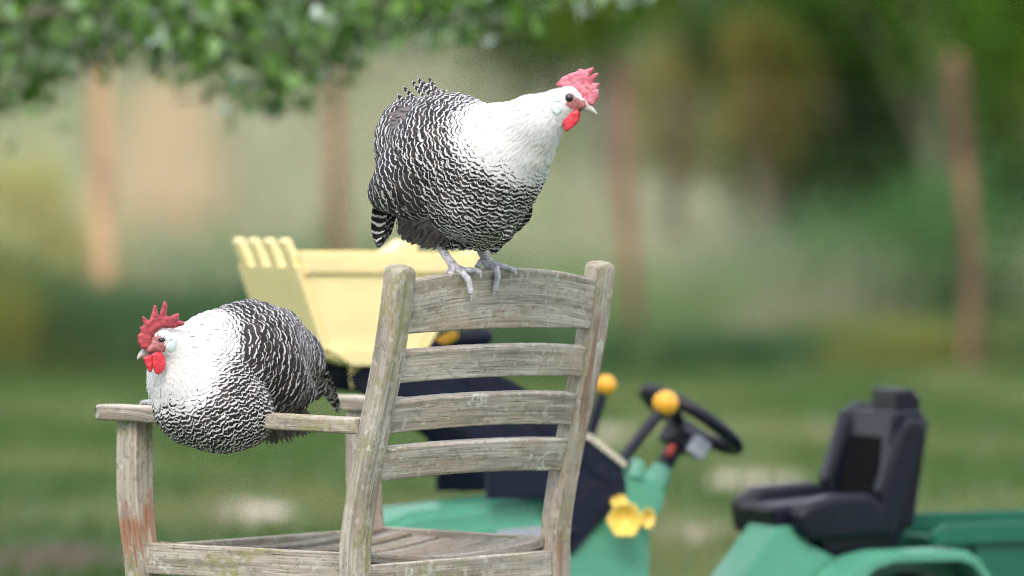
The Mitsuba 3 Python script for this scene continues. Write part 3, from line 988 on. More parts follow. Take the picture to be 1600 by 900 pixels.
for i in range(170):
    t = rng.uniform(0, 1)
    x = 408 + 70 * t
    dp = 8.34 + rng.uniform(-0.04, 0.05)
    eb.append(P(x - 8, 640 - 10 * t, dp)); et.append(P(x + 12 + rng.uniform(-8, 8), 694 - 18 * t + rng.uniform(-16, 5), dp + 0.01)); ew.append(np.array([1.0, 0.3, 0])); eW.append(rng.uniform(0.0015, 0.0035))
    ewf.append(0.4); eper.append(31); ebend.append(0.006)
plumage(HEN2 + '__belly_fluff', [free_feathers(eb, et, ew, eW, ewf, eper, ebend, 2)])
comb2 = z7([(125, 560), (98, 500), (92, 430), (125, 400), (103, 322), (135, 345), (150, 325), (124, 213), (160, 250), (197, 285), (215, 270), (235, 190), (261, 103), (282, 170), (292, 225), (303, 240), (325, 160), (356, 68), (382, 140), (372, 240), (405, 245), (450, 222), (500, 207), (492, 285), (520, 288), (553, 296), (545, 330), (450, 358), (350, 352), (290, 375), (235, 440), (235, 500), (190, 565)], 200, 455, 6.21)
lobe2 = z7([(390, 500), (430, 470), (470, 470), (478, 520), (455, 575), (415, 600), (370, 585), (365, 540)], 200, 455, 6.21)
ear2 = z7([(385, 445), (420, 425), (445, 445), (440, 470), (400, 490)], 200, 455, 6.21)
wat2 = z7([(245, 600), (290, 588), (330, 600), (355, 640), (369, 710), (350, 770), (300, 813), (262, 795), (242, 740), (238, 660)], 200, 455, 6.21)
wat2b = z7([(148, 655), (180, 625), (240, 610), (252, 680), (238, 760), (220, 803), (195, 770), (165, 700)], 200, 455, 6.21)
head_parts(HEN2, flesh2, comb2, 'comb_dark', (252.5, 531), 0.0058, lobe2, ear2, ((229, 549), (216, 562.5), (223, 561)), [(wat2, -0.022, 0.007), (wat2b, -0.016, 0.006)], 8.118, 0.45, lid=0.8, comb_off=-0.014)


def arm_d(px):
    return 8.045 + 0.410 * (577 - px) / 372.0


foot(HEN2, [(286, 612, 8.30, 9), (262, 630, 8.35, 8), (248, 634, 8.38, 8)], [
    toe((248, 633, 8.38, 6), (236, 629, 8.385, 5.4), (226, 629, 8.390, 4.6), (216, 634, 8.390, 2.4)),
    toe((248, 636, 8.370, 6), (241, 641, 8.350, 5.4), (236, 652, 8.340, 4.8), (232, 662, 8.340, 3.6), (228, 670, 8.340, 2)),
    toe((254, 636, 8.36, 6), (252, 642, 8.335, 5.4), (247, 655, 8.328, 4.8), (243, 668, 8.330, 2.4))], 0, None)

# ---------------------------------------------------------------- the toy tractor with loader
PHI = math.radians(20)
HT = np.array([-math.cos(PHI), -math.sin(PHI), 0])      # the way it faces
LT = np.array([math.sin(PHI), -math.cos(PHI), 0])       # its left, towards the camera
T0 = np.array([*P(1300, 750, 10.0)[:2], 0])


def TW(x, y, z):
    x, y, z = np.broadcast_arrays(np.asarray(x, float), np.asarray(y, float), np.asarray(z, float))
    return T0 + x[..., None] * HT + y[..., None] * LT + z[..., None] * Z


def TL(px, py, y):
    """Tractor coordinates (x, z) of the point seen at this pixel in the upright plane y metres left of the tractor's middle."""
    out = []
    for a, b in np.broadcast(px, py):
        ray = FWD + ((a - 800) / F_PX) * np.array([1.0, 0, 0]) - ((b - 450) / F_PX) * UP
        o = CAM - T0
        k = (y - o @ LT) / (ray @ LT)
        w = o + ray * k
        out.append((w @ HT, w[2]))
    return np.array(out)


def panel(key, bsdf, outline_px, y0, y1, at=None, r=0.006, smooth=35, local=False):
    """A plate of outline (pixels seen in plane at, or local x, z), from y0 to y1 across the tractor, its edges chamfered by r."""
    pts = np.asarray(outline_px, float) if local else TL([p[0] for p in outline_px], [p[1] for p in outline_px], y1 if at is None else at)
    poly = sg.Polygon(pts).buffer(0)
    inner = poly.buffer(-r)
    if inner.is_empty or inner.geom_type != 'Polygon' or r <= 0:
        m = trimesh.creation.extrude_polygon(poly, y1 - y0, engine='earcut')
        v = np.asarray(m.vertices)
        mesh = trimesh.Trimesh(TW(v[:, 0], y0 + v[:, 2], v[:, 1]), m.faces, process=False)
    else:
        def lift(pl, a, b):
            cs = manifold3d.CrossSection([np.asarray(pl.exterior.coords)[:-1]], manifold3d.FillRule.EvenOdd)
            return manifold3d.Manifold.extrude(cs, b - a).translate([0, 0, a])
        rr = poly.buffer(-r * 0.3)
        w = y1 - y0
        man = lift(poly, r, w - r) + lift(rr, r * 0.3, w - 0.3 * r) + lift(inner, 0, w)
        mm = man.to_mesh()
        v = np.array(mm.vert_properties[:, :3], float)
        mesh = trimesh.Trimesh(TW(v[:, 0], y0 + v[:, 2], v[:, 1]), np.array(mm.tri_verts), process=True)
    if mesh.volume < 0:
        mesh.invert()
    return put(key, mesh, bsdf, smooth=smooth)


def rounded(key, bsdf, boxes, smooth=True, sub=2):
    """One softly rounded solid: the hulls of small spheres set at the corners of each piece, joined."""
    ms = []
    for pts, r in boxes:
        ms.append(manifold3d.Manifold.batch_hull([manifold3d.Manifold.sphere(r, 20).translate([float(c) for c in p]) for p in pts]))
    m = manifold3d.Manifold.batch_boolean(ms, manifold3d.OpType.Add).to_mesh()
    return put(key, trimesh.Trimesh(np.array(m.vert_properties[:, :3], float), np.array(m.tri_verts), process=True), bsdf, smooth=40)


def rod(key, bsdf, pts, radii, seg=16):
    m, uv = tube(pts, radii, seg)
    return put(key, m, bsdf, smooth=30)


def at(px, py, y):
    x, z = TL([px], [py], y)[0]
    return TW(x, y, z)


TR = 'toy_tractor'
tag(TR, 'green ride-on toy tractor with yellow front loader bucket and black seat', 'toy tractor')
BW = 0.185
# bucket: two side plates, bottom plate with teeth, back plate, all of one thickness
side = [(470, 398), (742, 398), (700, 470), (650, 556), (552, 560), (514, 546)]
BK = TR + '__bucket'
bs = TL([p[0] for p in side], [p[1] for p in side], BW)
panel(BK, 'yellow_plastic', bs, BW - 0.010, BW, local=True, r=0.004)
panel(BK + '__side_plate', 'yellow_plastic', bs, -BW, -BW + 0.010, local=True, r=0.004)
rim = TL([462, 748, 738, 474], [394, 394, 428, 428], BW)
panel(BK + '__rim', 'yellow_plastic', rim, BW - 0.004, BW + 0.012, local=True, r=0.007)
panel(BK + '__rim', 'yellow_plastic', rim, -BW - 0.012, -BW + 0.004, local=True, r=0.007)


def strip(a, b, t):
    a, b = np.array(a), np.array(b)
    n = np.array([-(b - a)[1], (b - a)[0]])
    n = n / np.linalg.norm(n) * t
    return [tuple(a), tuple(b), tuple(b + n), tuple(a + n)]


pa, pb = TL([470, 515], [414, 548], BW)
panel(BK + '__bottom_plate', 'yellow_plastic', strip(pa, pb, 0.012), -BW - 0.004, BW + 0.004, local=True, r=0.004)
pc, pd = TL([515, 552], [548, 562], BW)
panel(BK + '__bottom_plate', 'yellow_plastic', strip(pc, pd, 0.012), -BW, BW, local=True, r=0.004)
pe, pf_ = TL([552, 652], [562, 556], BW)
panel(BK + '__bottom_plate', 'yellow_plastic', strip(pe, pf_, 0.012), -BW, BW, local=True, r=0.004)
pg, ph = TL([652, 744], [556, 398], BW)
panel(BK + '__back_plate', 'yellow_plastic', strip(pg, ph, 0.012), -BW, BW, local=True, r=0.004)
u = (pa - pb) / np.linalg.norm(pa - pb)
nrm = np.array([-u[1], u[0]])
if nrm[0] < 0:
    nrm = -nrm
for i in range(4):
    yc = -BW + 0.036 + i * 0.0993
    lo, hi = pa - u * 0.030, pa + u * 0.046
    pts = [TW(*(lo + nrm * 0.002).tolist()[:1], yc + s, (lo + nrm * 0.002)[1]) for s in (-0.022, 0.022)] + [TW(hi[0] + nrm[0] * 0.004, yc + s, hi[1] + nrm[1] * 0.004) for s in (-0.014, 0.014)]
    rounded(BK + '__tooth', 'yellow_plastic', [(pts, 0.0085)])
    lo2 = pa - u * 0.17
    pts = [TW((lo + nrm * 0.007)[0], yc + s, (lo + nrm * 0.007)[1]) for s in (-0.016, 0.016)] + [TW((lo2 + nrm * 0.006)[0], yc + s, (lo2 + nrm * 0.006)[1]) for s in (-0.012, 0.012)]
    rounded(BK + '__rib', 'yellow_plastic', [(pts, 0.005)])
panel(BK + '__lower_flange', 'yellow_plastic', [(500, 541), (655, 548), (652, 572), (548, 572)], BW - 0.002, BW + 0.010, r=0.006, at=BW)
panel(BK + '__bracket', 'yellow_plastic', [(548, 560), (604, 560), (600, 590), (574, 612), (553, 606)], 0.100, 0.128, at=0.128, r=0.006)
panel(BK + '__bracket', 'yellow_plastic', [(548, 560), (604, 560), (600, 590), (574, 612), (553, 606)], -0.128, -0.100, at=0.128, r=0.006)
panel(BK + '__latch', 'yellow_plastic', [(598, 396), (628, 374), (640, 378), (640, 396)], -0.05, 0.05, at=0.0, r=0.005)
panel(BK + '__latch', 'yellow_plastic', [(668, 410), (742, 388), (752, 396), (716, 440), (700, 430)], -0.03, 0.04, at=0.0, r=0.005)
for px, py, y, mat in ((576, 590, 0.128, 'grey_plastic'), (700, 560, 0.164, 'navy_plastic'), (890, 830, 0.164, 'navy_plastic')):
    x_, z_ = TL([px], [py], y)[0]
    rod(TR + '__bolt', mat, [TW(x_, y - 0.004, z_), TW(x_, y + 0.003, z_), TW(x_, y + 0.008, z_)], [0.012, 0.012, 0.009])
# loader arms, crossbar, ram
LA = TR + '__loader_arm'
arm = [(552, 588), (640, 528), (662, 520), (820, 606), (975, 732), (982, 766), (896, 868), (852, 780), (764, 780), (764, 712), (742, 690), (640, 622), (560, 612)]
for y0, y1 in ((0.132, 0.160), (-0.160, -0.132)):
    k = panel(LA, 'navy_plastic', arm, y0, y1, at=0.160, r=0.008)
    ridge = TL([668, 820, 960], [548, 640, 752], 0.160)
    for a_, b_ in ((0, 1), (1, 2)):
        panel(k + '__ridge', 'navy_plastic', strip(ridge[a_], ridge[b_], 0.013), y1 if y0 > 0 else y0 - 0.004, y1 + 0.004 if y0 > 0 else y0, local=True, r=0.0)
    if y0 > 0:
        edge = TL([918, 976], [686, 731], 0.160)
        panel(k + '__edge_trim', 'cream_plastic', strip(edge[0], edge[1], -0.012), y0 - 0.002, y1 + 0.002, local=True, r=0.003)
panel(TR + '__crossbar', 'navy_plastic', [(505, 566), (552, 562), (556, 604), (508, 606)], -0.132, 0.095, at=0.095, r=0.006)
rod(TR + '__lift_ram', 'navy_plastic', [at(600, 556, 0.06), at(640, 544, 0.06), at(700, 534, 0.06), at(752, 526, 0.06), at(764, 526, 0.06)], [0.012, 0.014, 0.018, 0.02, 0.016])
rod(TR + '__ram_sleeve', 'orange_plastic', [at(656, 546, 0.085), at(684, 537, 0.085), at(712, 522, 0.085)], [0.010, 0.011, 0.010])
# hood, headlight, console
HW_ = 0.135
hood = [(612, 1060), (612, 820), (650, 802), (845, 780), (985, 768), (1000, 800), (1000, 1060)]
panel(TR + '__hood', 'green_plastic', hood, -HW_, HW_, at=HW_, r=0.045)
panel(TR + '__hood__decal', 'grey_plastic', [(774, 829), (850, 822), (850, 842), (778, 842)], HW_ - 0.004, HW_ + 0.003, at=HW_, r=0.0)
panel(TR + '__hood__decal', 'grey_plastic', [(784, 890), (860, 884), (860, 904), (784, 906)], HW_ - 0.004, HW_ + 0.003, at=HW_, r=0.0)
console = [(880, 1060), (880, 850), (960, 742), (976, 728), (1000, 726), (1012, 748), (1030, 750), (1043, 774), (1040, 790), (1019, 824), (1016, 1060)]
panel(TR + '__console', 'green_plastic', console, -0.12, 0.145, at=0.145, r=0.014)
rod(TR + '__console__lever_socket', 'green_plastic', [at(988, 745, 0.13), at(991, 733, 0.13), at(993, 722, 0.13)], [0.024, 0.022, 0.019])
rod(TR + '__console__column_base', 'green_plastic', [at(1012, 770, 0.02), at(1026, 748, 0.02), at(1036, 730, 0.02)], [0.034, 0.026, 0.019])
HN = TR + '__horn'
hc = at(976, 812, 0.16)
d_ = (0.35 * HT + 0.93 * LT + 0.05 * Z)
prof = [(0.000, 0.013), (0.020, 0.014), (0.034, 0.020), (0.046, 0.031), (0.049, 0.033), (0.050, 0.031), (0.040, 0.019), (0.030, 0.013), (0.026, 0.004)]
m, uv = tube([hc + d_ * (a - 0.02) for a, b in [(0, 0)]] + [hc, hc + d_ * 0.03], [0.012, 0.013, 0.014])


def bell(key, c, d, s):
    d = d / np.linalg.norm(d)
    a = np.cross(d, Z)
    a /= np.linalg.norm(a)
    b = np.cross(a, d)
    ang = np.linspace(0, 2 * np.pi, 41)[:-1]
    V = np.array([[c + d * x * s + (a * math.cos(t) + b * math.sin(t)) * r * s * (1 + (0.06 * math.cos(6 * t) if r > 0.025 else 0)) for t in ang] for x, r in prof]).reshape(-1, 3)
    f = []
    for i in range(len(prof) - 1):
        for j in range(40):
            p0, p1 = i * 40 + j, i * 40 + (j + 1) % 40
            f += [(p0, p1, p1 + 40), (p0, p1 + 40, p0 + 40)]
    n = len(V)
    V = np.vstack([V, c, c + d * prof[-1][0] * s])
    for j in range(40):
        f.append((n, (j + 1) % 40, j))
        e = (len(prof) - 1) * 40
        f.append((n + 1, e + j, e + (j + 1) % 40))
    mesh = trimesh.Trimesh(V, f, process=False)
    if mesh.volume < 0:
        mesh.invert()
    return put(key, mesh, 'horn_plastic', smooth=35)


bell(HN, hc, d_, 1.0)
bell(HN + '__small_bell', at(994, 809, 0.15), 0.1 * HT - 0.55 * HT + 0.8 * LT, 0.62)
bell(HN + '__small_bell', at(966, 795, 0.15), 0.2 * HT + 0.8 * LT + 0.6 * Z, 0.5)
# levers
for px, py, qx, qy, y, r in ((970, 722, 1040, 630, 0.15, 20), (912, 715, 946, 602, -0.10, 17)):
    k = rod(TR + '__lever', 'navy_plastic', [at(px, py, y), at(px + (qx - px) * 0.5, py + (qy - py) * 0.5, y), at(qx - 4, qy + 10, y)], 0.0105)
    b = trimesh.creation.icosphere(3, r / 790)
    b.vertices = b.vertices * [1, 1, 0.97] + at(qx, qy, y)
    put(k + '__knob', b, 'orange_plastic', smooth=True)
# steering wheel
ST = TR + '__steering_wheel'
sc = TL([1080], [656], 0.0)[0]
ax = np.array([-0.56, 0.83])
ax3 = ax[0] * HT + ax[1] * Z
fx3 = -ax[1] * HT + ax[0] * Z
c3 = TW(sc[0], 0.0, sc[1])
th = np.linspace(0, 2 * np.pi, 73)
ring = np.array([c3 + (fx3 * math.cos(t) + LT * math.sin(t)) * 0.106 for t in th])
v, f = [], []
for i, t in enumerate(th[:-1]):
    rad = fx3 * math.cos(t) + LT * math.sin(t)
    for j in range(14):
        a = 2 * np.pi * j / 14
        v.append(c3 + rad * (0.106 + 0.0125 * math.cos(a)) + ax3 * 0.0135 * math.sin(a))
for i in range(72):
    for j in range(14):
        p0, p1 = i * 14 + j, i * 14 + (j + 1) % 14
        p2, p3 = ((i + 1) % 72) * 14 + j, ((i + 1) % 72) * 14 + (j + 1) % 14
        f += [(p0, p1, p3), (p0, p3, p2)]
mesh = trimesh.Trimesh(v, f, process=False)
if mesh.volume < 0:
    mesh.invert()
put(ST, mesh, 'black_plastic', smooth=True)
hub = c3 - ax3 * 0.045
for t in (0.4, 2.5, 4.6):
    e = c3 + (fx3 * math.cos(t) + LT * math.sin(t)) * 0.102
    rod(ST + '__spoke', 'black_plastic', [hub + ax3 * 0.012, (hub + e) / 2 + ax3 * 0.006, e], [0.014, 0.012, 0.010])
rounded(ST + '__hub', 'black_plastic', [([hub + s * 0.022 * fx3 + u_ * 0.022 * LT + w * 0.012 * ax3 for s in (-1, 1) for u_ in (-1, 1) for w in (-1, 1)], 0.010)])
rounded(ST + '__horn_box', 'grey_plastic', [([hub + (0.03 + s * 0.012) * -fx3 * -1 + (0.03 + u_ * 0.012) * LT + w * 0.012 * ax3 for s in (-1, 1) for u_ in (-1, 1) for w in (-1, 1)], 0.008)])
rod(TR + '__steering_column', 'navy_plastic', [hub, (hub + at(1036, 730, 0.02)) / 2, at(1030, 742, 0.02)], [0.019, 0.017, 0.016])
rounded(TR + '__ignition', 'red_plastic', [([at(1045, 708, 0.03), at(1050, 700, 0.03), at(1045, 708, 0.045), at(1050, 700, 0.045)], 0.008)])
# seat
SE = TR + '__seat'


def seat_piece(key, spec, bsdf='black_plastic'):
    boxes = []
    for pts, y0, y1, r in spec:
        l = TL([p[0] for p in pts], [p[1] for p in pts], (y0 + y1) / 2)
        boxes.append(([TW(a, y, b) for a, b in l for y in (y0 + r, y1 - r)], r))
    return rounded(key, bsdf, boxes)


SW = 0.135
seat_piece(SE + '__backrest', [([(1366, 648), (1400, 646), (1408, 660), (1386, 812), (1344, 806)], -SW + 0.02, SW - 0.02, 0.010)])
seat_piece(SE + '__centre_panel', [([(1362, 664), (1372, 664), (1352, 784), (1338, 784)], -0.082, 0.082, 0.006)], 'seat_fabric')
seat_piece(SE + '__bolster', [([(1324, 650), (1340, 638), (1366, 640), (1362, 700), (1338, 800), (1308, 796), (1294, 748)], -SW - 0.01, -SW + 0.045, 0.014)])
seat_piece(SE + '__bolster', [([(1378, 766), (1408, 676), (1416, 662), (1430, 664), (1434, 678), (1392, 828), (1384, 828)], SW - 0.042, SW + 0.006, 0.012)])
seat_piece(SE + '__headrest', [([(1388, 614), (1404, 614), (1412, 626), (1408, 662), (1388, 662)], -0.066, 0.066, 0.010)])
seat_piece(SE + '__cushion', [([(1186, 796), (1330, 782), (1345, 818), (1196, 830)], -SW + 0.045, SW - 0.045, 0.012)])
seat_piece(SE + '__thigh_bolster', [([(1160, 788), (1184, 772), (1262, 765), (1290, 776), (1290, 815), (1184, 828), (1164, 820)], -SW - 0.01, -SW + 0.06, 0.016)])
seat_piece(SE + '__thigh_bolster', [([(1246, 808), (1258, 796), (1290, 786), (1350, 782), (1368, 794), (1370, 824), (1258, 832), (1248, 822)], SW - 0.058, SW + 0.006, 0.015)])
seat_piece(SE + '__base', [([(1246, 824), (1380, 820), (1366, 848), (1304, 862), (1266, 856)], -0.09, 0.10, 0.010)])
# rear body, fenders, wheels
panel(TR + '__rear_body', 'green_plastic', [(1146, 1000), (1152, 915), (1218, 824), (1236, 822), (1266, 850), (1310, 872), (1560, 872), (1560, 1000)], -0.05, 0.112, at=0.112, r=0.010)
fo = [(1296, 934), (1326, 897), (1354, 875), (1392, 865), (1512, 861), (1532, 873), (1556, 910), (1546, 914), (1522, 884), (1502, 877), (1400, 880), (1370, 890), (1346, 914), (1316, 944)]
for y0, y1 in ((0.118, 0.255), (-0.255, -0.118)):
    panel(TR + '__fender', 'green_plastic', TL([p[0] for p in fo], [p[1] for p in fo], 0.255), y0, y1, local=True, r=0.008)


def wheel(key, x, r, y0, y1):
    prof2 = [(y0, r * 0.55), (y0, r * 0.93), (y0 + 0.012, r), (y1 - 0.012, r), (y1, r * 0.93), (y1, r * 0.55)]
    n = 48
    V, f = [], []
    for i in range(n):
        a = 2 * np.pi * i / n
        lug = 1.0 if i % 4 < 2 else 0.955
        for y, rr in prof2:
            k_ = lug if rr > 0.96 * r else 1
            V.append(TW(x + rr * k_ * math.cos(a), y, r + rr * k_ * math.sin(a)))
    m_ = len(prof2)
    for i in range(n):
        for j in range(m_):
            p0, p1 = i * m_ + j, i * m_ + (j + 1) % m_
            p2, p3 = ((i + 1) % n) * m_ + j, ((i + 1) % n) * m_ + (j + 1) % m_
            f += [(p0, p1, p3), (p0, p3, p2)]
    mesh = trimesh.Trimesh(V, f, process=False)
    if mesh.volume < 0:
        mesh.invert()
    k = put(key, mesh, 'rubber', smooth=30)
    hubm = trimesh.creation.cylinder(r * 0.56, y1 - y0 - 0.02, sections=32)
    R = np.eye(4)
    R[:3, 0], R[:3, 1], R[:3, 2], R[:3, 3] = HT, Z, LT, TW(x, (y0 + y1) / 2, r)
    hubm.apply_transform(R)
    if hubm.volume < 0:
        hubm.invert()
    put(k + '__rim', hubm, 'yellow_plastic', smooth=30)


wx = TL([1432], [985], 0.19)[0][0]
wr = 0.155
for y0, y1 in ((0.125, 0.235), (-0.235, -0.125)):
    wheel(TR + '__wheel', wx, 0.142, y0, y1)
    wheel(TR + '__wheel', wx + 0.80, 0.115, y0, y1 - 0.02 if y0 > 0 else y1)
# trailer
TL_ = 'toy_trailer'
tag(TL_, 'dark green toy trailer with a raised rim behind the ride-on toy tractor', 'toy trailer')
tr_rim = TL([1462, 1480, 1760, 1760, 1462], [826, 820, 812, 840, 849], 0.20)
panel(TL_ + '__rim', 'dark_green_plastic', TL([1455, 1474, 1800, 1800, 1458], [836, 820, 812, 842, 850], 0.20), 0.185, 0.215, local=True, r=0.006)
panel(TL_ + '__rim', 'dark_green_plastic', TL([1455, 1474, 1800, 1800, 1458], [836, 820, 812, 842, 850], 0.20), -0.215, -0.185, local=True, r=0.006)
panel(TL_ + '__side', 'dark_green_plastic', TL([1524, 1800, 1780, 1540], [848, 840, 985, 985], 0.20), 0.182, 0.196, local=True, r=0.004)
panel(TL_ + '__side', 'dark_green_plastic', TL([1524, 1800, 1780, 1540], [848, 840, 985, 985], 0.20), -0.196, -0.182, local=True, r=0.004)
panel(TL_ + '__bed', 'dark_green_plastic', TL([1532, 1790, 1790, 1534], [970, 970, 988, 988], 0.20), -0.182, 0.182, local=True, r=0.004)
panel(TL_ + '__front_board', 'dark_green_plastic', TL([1512, 1530, 1548, 1536], [848, 848, 975, 975], 0.20), -0.182, 0.182, local=True, r=0.003)
panel(TL_ + '__drawbar', 'dark_green_plastic', TL([1440, 1560, 1560, 1440], [985, 990, 1005, 1000], 0.0), -0.02, 0.02, local=True, r=0.004)
x_t = TL([1680], [1000], 0.2)[0][0]
for y0, y1 in ((0.20, 0.26), (-0.26, -0.20)):
    wheel(TL_ + '__wheel', x_t, 0.09, y0, y1)

# ---------------------------------------------------------------- ground, grass, fence, bushes, trees
rng = np.random.default_rng(77)


def ground_z(x, y):
    x, y = np.asarray(x, float), np.asarray(y, float)
    p = np.stack(np.broadcast_arrays(x * 0.35, y * 0.35, 0 * x), -1)
    return 0.05 * (meshkit.fbm(p, 3, 3) - 0.5) * ss(11.5, 14, y) + 3.5 * ss(41, 86, y)


def bare(x, y):
    """Where the turf is worn to dry soil, from 0 to 1."""
    p = np.stack(np.broadcast_arrays(np.asarray(x, float) * 0.9, np.asarray(y, float) * 0.30, 0 * np.asarray(x, float)), -1)
    n = meshkit.fbm(p, 3, 21)
    b = 0 * n
    for cx, cy, rx, ry in ((0.92, 19.0, 0.30, 0.9), (0.585, 15.8, 0.28, 0.7), (-0.86, 16.9, 0.20, 0.8), (-1.35, 14.3, 0.50, 0.8), (0.44, 23.0, 0.20, 0.9), (1.46, 23.8, 0.16, 0.7)):
        b = np.maximum(b, 1 - np.hypot((x - cx) / rx, (y - cy) / ry))
    return ss(0.0, 0.7, b + 1.1 * (n - 0.5))


gy = np.unique(np.r_[np.linspace(-12, 11, 16), np.linspace(11, 40, 150), np.linspace(40, 90, 60), np.linspace(90, 400, 12)])
gx = np.unique(np.r_[np.linspace(-200, -12, 10), np.linspace(-12, 12, 160), np.linspace(12, 200, 10)])
GXX, GYY = np.meshgrid(gx, gy)
V = np.c_[GXX.ravel(), GYY.ravel(), ground_z(GXX, GYY).ravel()]
nx = len(gx)
i, j = np.meshgrid(np.arange(len(gy) - 1), np.arange(nx - 1), indexing='ij')
a = (i * nx + j).ravel()
scene['soil'] = principled(proc(lambda p, n, uv: mix(mix(mix((0.045, 0.085, 0.03), (0.075, 0.115, 0.045), fbm(p.x * 2.2, p.y * 1.2)), mix(mix((0.19, 0.165, 0.125), (0.37, 0.335, 0.27), smoothstep(0.3, 0.7, fbm(p.x * 5, p.y * 2.5))), (0.10, 0.075, 0.06), smoothstep(-0.95, -1.15, p.x + 0.3 * (fbm(p.x * 4, p.y * 4) - 0.5))),
                                                         bare_dr(p)),
                                 mix((0.28, 0.315, 0.205), (0.45, 0.435, 0.335), fbm(p.x * 0.8, p.y * 0.3, octaves=4)), smoothstep(36.0, 38.5, p.y + 1.5 * fbm(p.x * 1.5, p.y)))), 0.95, 0.1)


def bare_dr(p):
    b = mi.Float(0)
    for cx, cy, rx, ry in ((0.92, 19.0, 0.30, 0.9), (0.585, 15.8, 0.28, 0.7), (-0.86, 16.9, 0.20, 0.8), (-1.35, 14.3, 0.50, 0.8), (0.44, 23.0, 0.20, 0.9), (1.46, 23.8, 0.16, 0.7)):
        b = dr.maximum(b, 1 - dr.sqrt(dr.square((p.x - cx) / rx) + dr.square((p.y - cy) / ry)))
    return smoothstep(0.0, 0.7, b + 1.1 * (fbm(p.x * 3, p.y * 1.2) - 0.5))


put('ground', (V, np.vstack([np.c_[a, a + 1, a + nx + 1], np.c_[a, a + nx + 1, a + nx]])), 'soil', smooth=True)
tag('ground', kind='structure')


def blades(x, y, h, w, lean_, rng):
    """Curved grass blades, three triangles each."""
    N = len(x)
    z = ground_z(x, y) - 0.005
    a, b = rng.uniform(0, 2 * np.pi, N), rng.uniform(0, 2 * np.pi, N)
    s = np.stack([np.cos(a), np.sin(a), 0 * a], 1) * (w / 2)[:, None]
    l = np.stack([np.cos(b), np.sin(b), 0 * b], 1) * (lean_ * h)[:, None]
    o = np.stack([x, y, z], 1)
    up = np.stack([0 * h, 0 * h, h], 1)
    V = np.stack([o - s, o + s, o + 0.6 * up + 0.35 * l - 0.7 * s, o + 0.6 * up + 0.35 * l + 0.7 * s, o + up + l], 1).reshape(-1, 3)
    f = np.array([[0, 1, 3], [0, 3, 2], [2, 3, 4]])
    F_ = (f[None] + (np.arange(N) * 5)[:, None, None]).reshape(-1, 3)
    g = np.stack([-np.sin(a), np.cos(a), 0 * a], 1)
    g *= np.where(g[:, 1:2] > 0, -1, 1)
    n = 0.35 * g + np.array([0, -0.55, 0.75])
    n /= np.linalg.norm(n, axis=1, keepdims=True)
    return V, F_, np.repeat(n, 5, axis=0)


def leafy(name, a, b, rough=0.5, trans=0.6, spec=0.5, yellow=None, scale=3.0, pale=None):
    def fn(p, n, uv):
        c = mix(a, b, cell_rand(uv.x * 1000, 3, 1))
        if pale is not None:
            c = mix(c, pale, smoothstep(0.86, 0.9, cell_rand(uv.x * 1000, 7, 2)))
        if yellow is not None:
            c = mix(c, yellow, smoothstep(0.5, 0.68, fbm(p.x * scale, p.y * scale * 0.5, p.z * scale)))
        return c
    scene[name] = {'type': 'principledthin', 'base_color': proc(fn), 'roughness': rough, 'spec_trans': 0.0, 'diff_trans': trans, 'eta': 1.45}


leafy('lawn_blade', (0.060, 0.120, 0.035), (0.112, 0.180, 0.060), 0.6, 1.0, yellow=(0.24, 0.26, 0.12), scale=1.1)
leafy('meadow_blade', (0.32, 0.35, 0.225), (0.46, 0.45, 0.33), 0.7, 1.1, yellow=(0.21, 0.31, 0.14), scale=0.45)
leafy('straw_blade', (0.48, 0.385, 0.25), (0.60, 0.50, 0.345), 0.7, 0.8)
leafy('weed_leaf', (0.09, 0.15, 0.07), (0.17, 0.23, 0.12), 0.6, 0.6)


def rand_uv(n, per, rng):
    r = rng.uniform(0.001, 0.999, n)
    return np.repeat(np.c_[r, r], per, axis=0)


# lawn
N = 70000
x = rng.uniform(-4.2, 4.2, N)
y = 11.2 + (37 - 11.2) * rng.uniform(0, 1, N) ** 1.3
keep = rng.uniform(0, 1, N) > 0.93 * bare(x, y)
x, y = x[keep], y[keep]
v, f, nn = blades(x, y, rng.uniform(0.03, 0.085, len(x)), rng.uniform(0.008, 0.016, len(x)), rng.uniform(0.1, 0.7, len(x)), rng)
put_leaves('lawn_grass', v, f, nn, 'lawn_blade', rand_uv(len(x), 5, rng))
tag('lawn_grass', 'short green lawn grass with worn bare patches', 'grass', kind='stuff')
# meadow beyond the fence
N = 42000
y = 36.5 + (86 - 36.5) * rng.uniform(0, 1, N) ** 1.4
x = rng.uniform(-1, 1, N) * (0.13 * y + 1.6)
v, f, nn = blades(x, y, rng.uniform(0.35, 0.95, N), rng.uniform(0.012, 0.03, N), rng.uniform(0.1, 0.5, N), rng)
put_leaves('meadow_grass', v, f, nn, 'meadow_blade', rand_uv(N, 5, rng))
tag('meadow_grass', 'tall pale dry meadow grass behind the fence', 'grass', kind='stuff')

# tall weeds along the foot of the fence
N = 26000
x = rng.uniform(-5.2, 5.2, N)
y = rng.uniform(32.2, 34.2, N) + 1.6 * ss(1.0, 2.6, x)
hgt = (0.62 - 0.30 * ss(-1.5, 1.5, x) + 0.15 * ss(-2.9, -3.6, x)) * rng.uniform(0.35, 1.1, N) * (0.6 + 0.8 * meshkit.fbm(np.c_[x * 1.3, y * 0.5, 0 * x], 3, 9))
v, f, nn = blades(x, y, hgt, rng.uniform(0.02, 0.05, N), rng.uniform(0.1, 0.6, N), rng)
leafy('weed_blade', (0.052, 0.12, 0.055), (0.11, 0.19, 0.09), 0.6, 1.0, yellow=(0.24, 0.26, 0.075), scale=0.7)
put_leaves('tall_weeds', v, f, nn, 'weed_blade', rand_uv(N, 5, rng))
tag('tall_weeds', 'tall grey green weeds along the foot of the fence', 'weeds', kind='stuff')

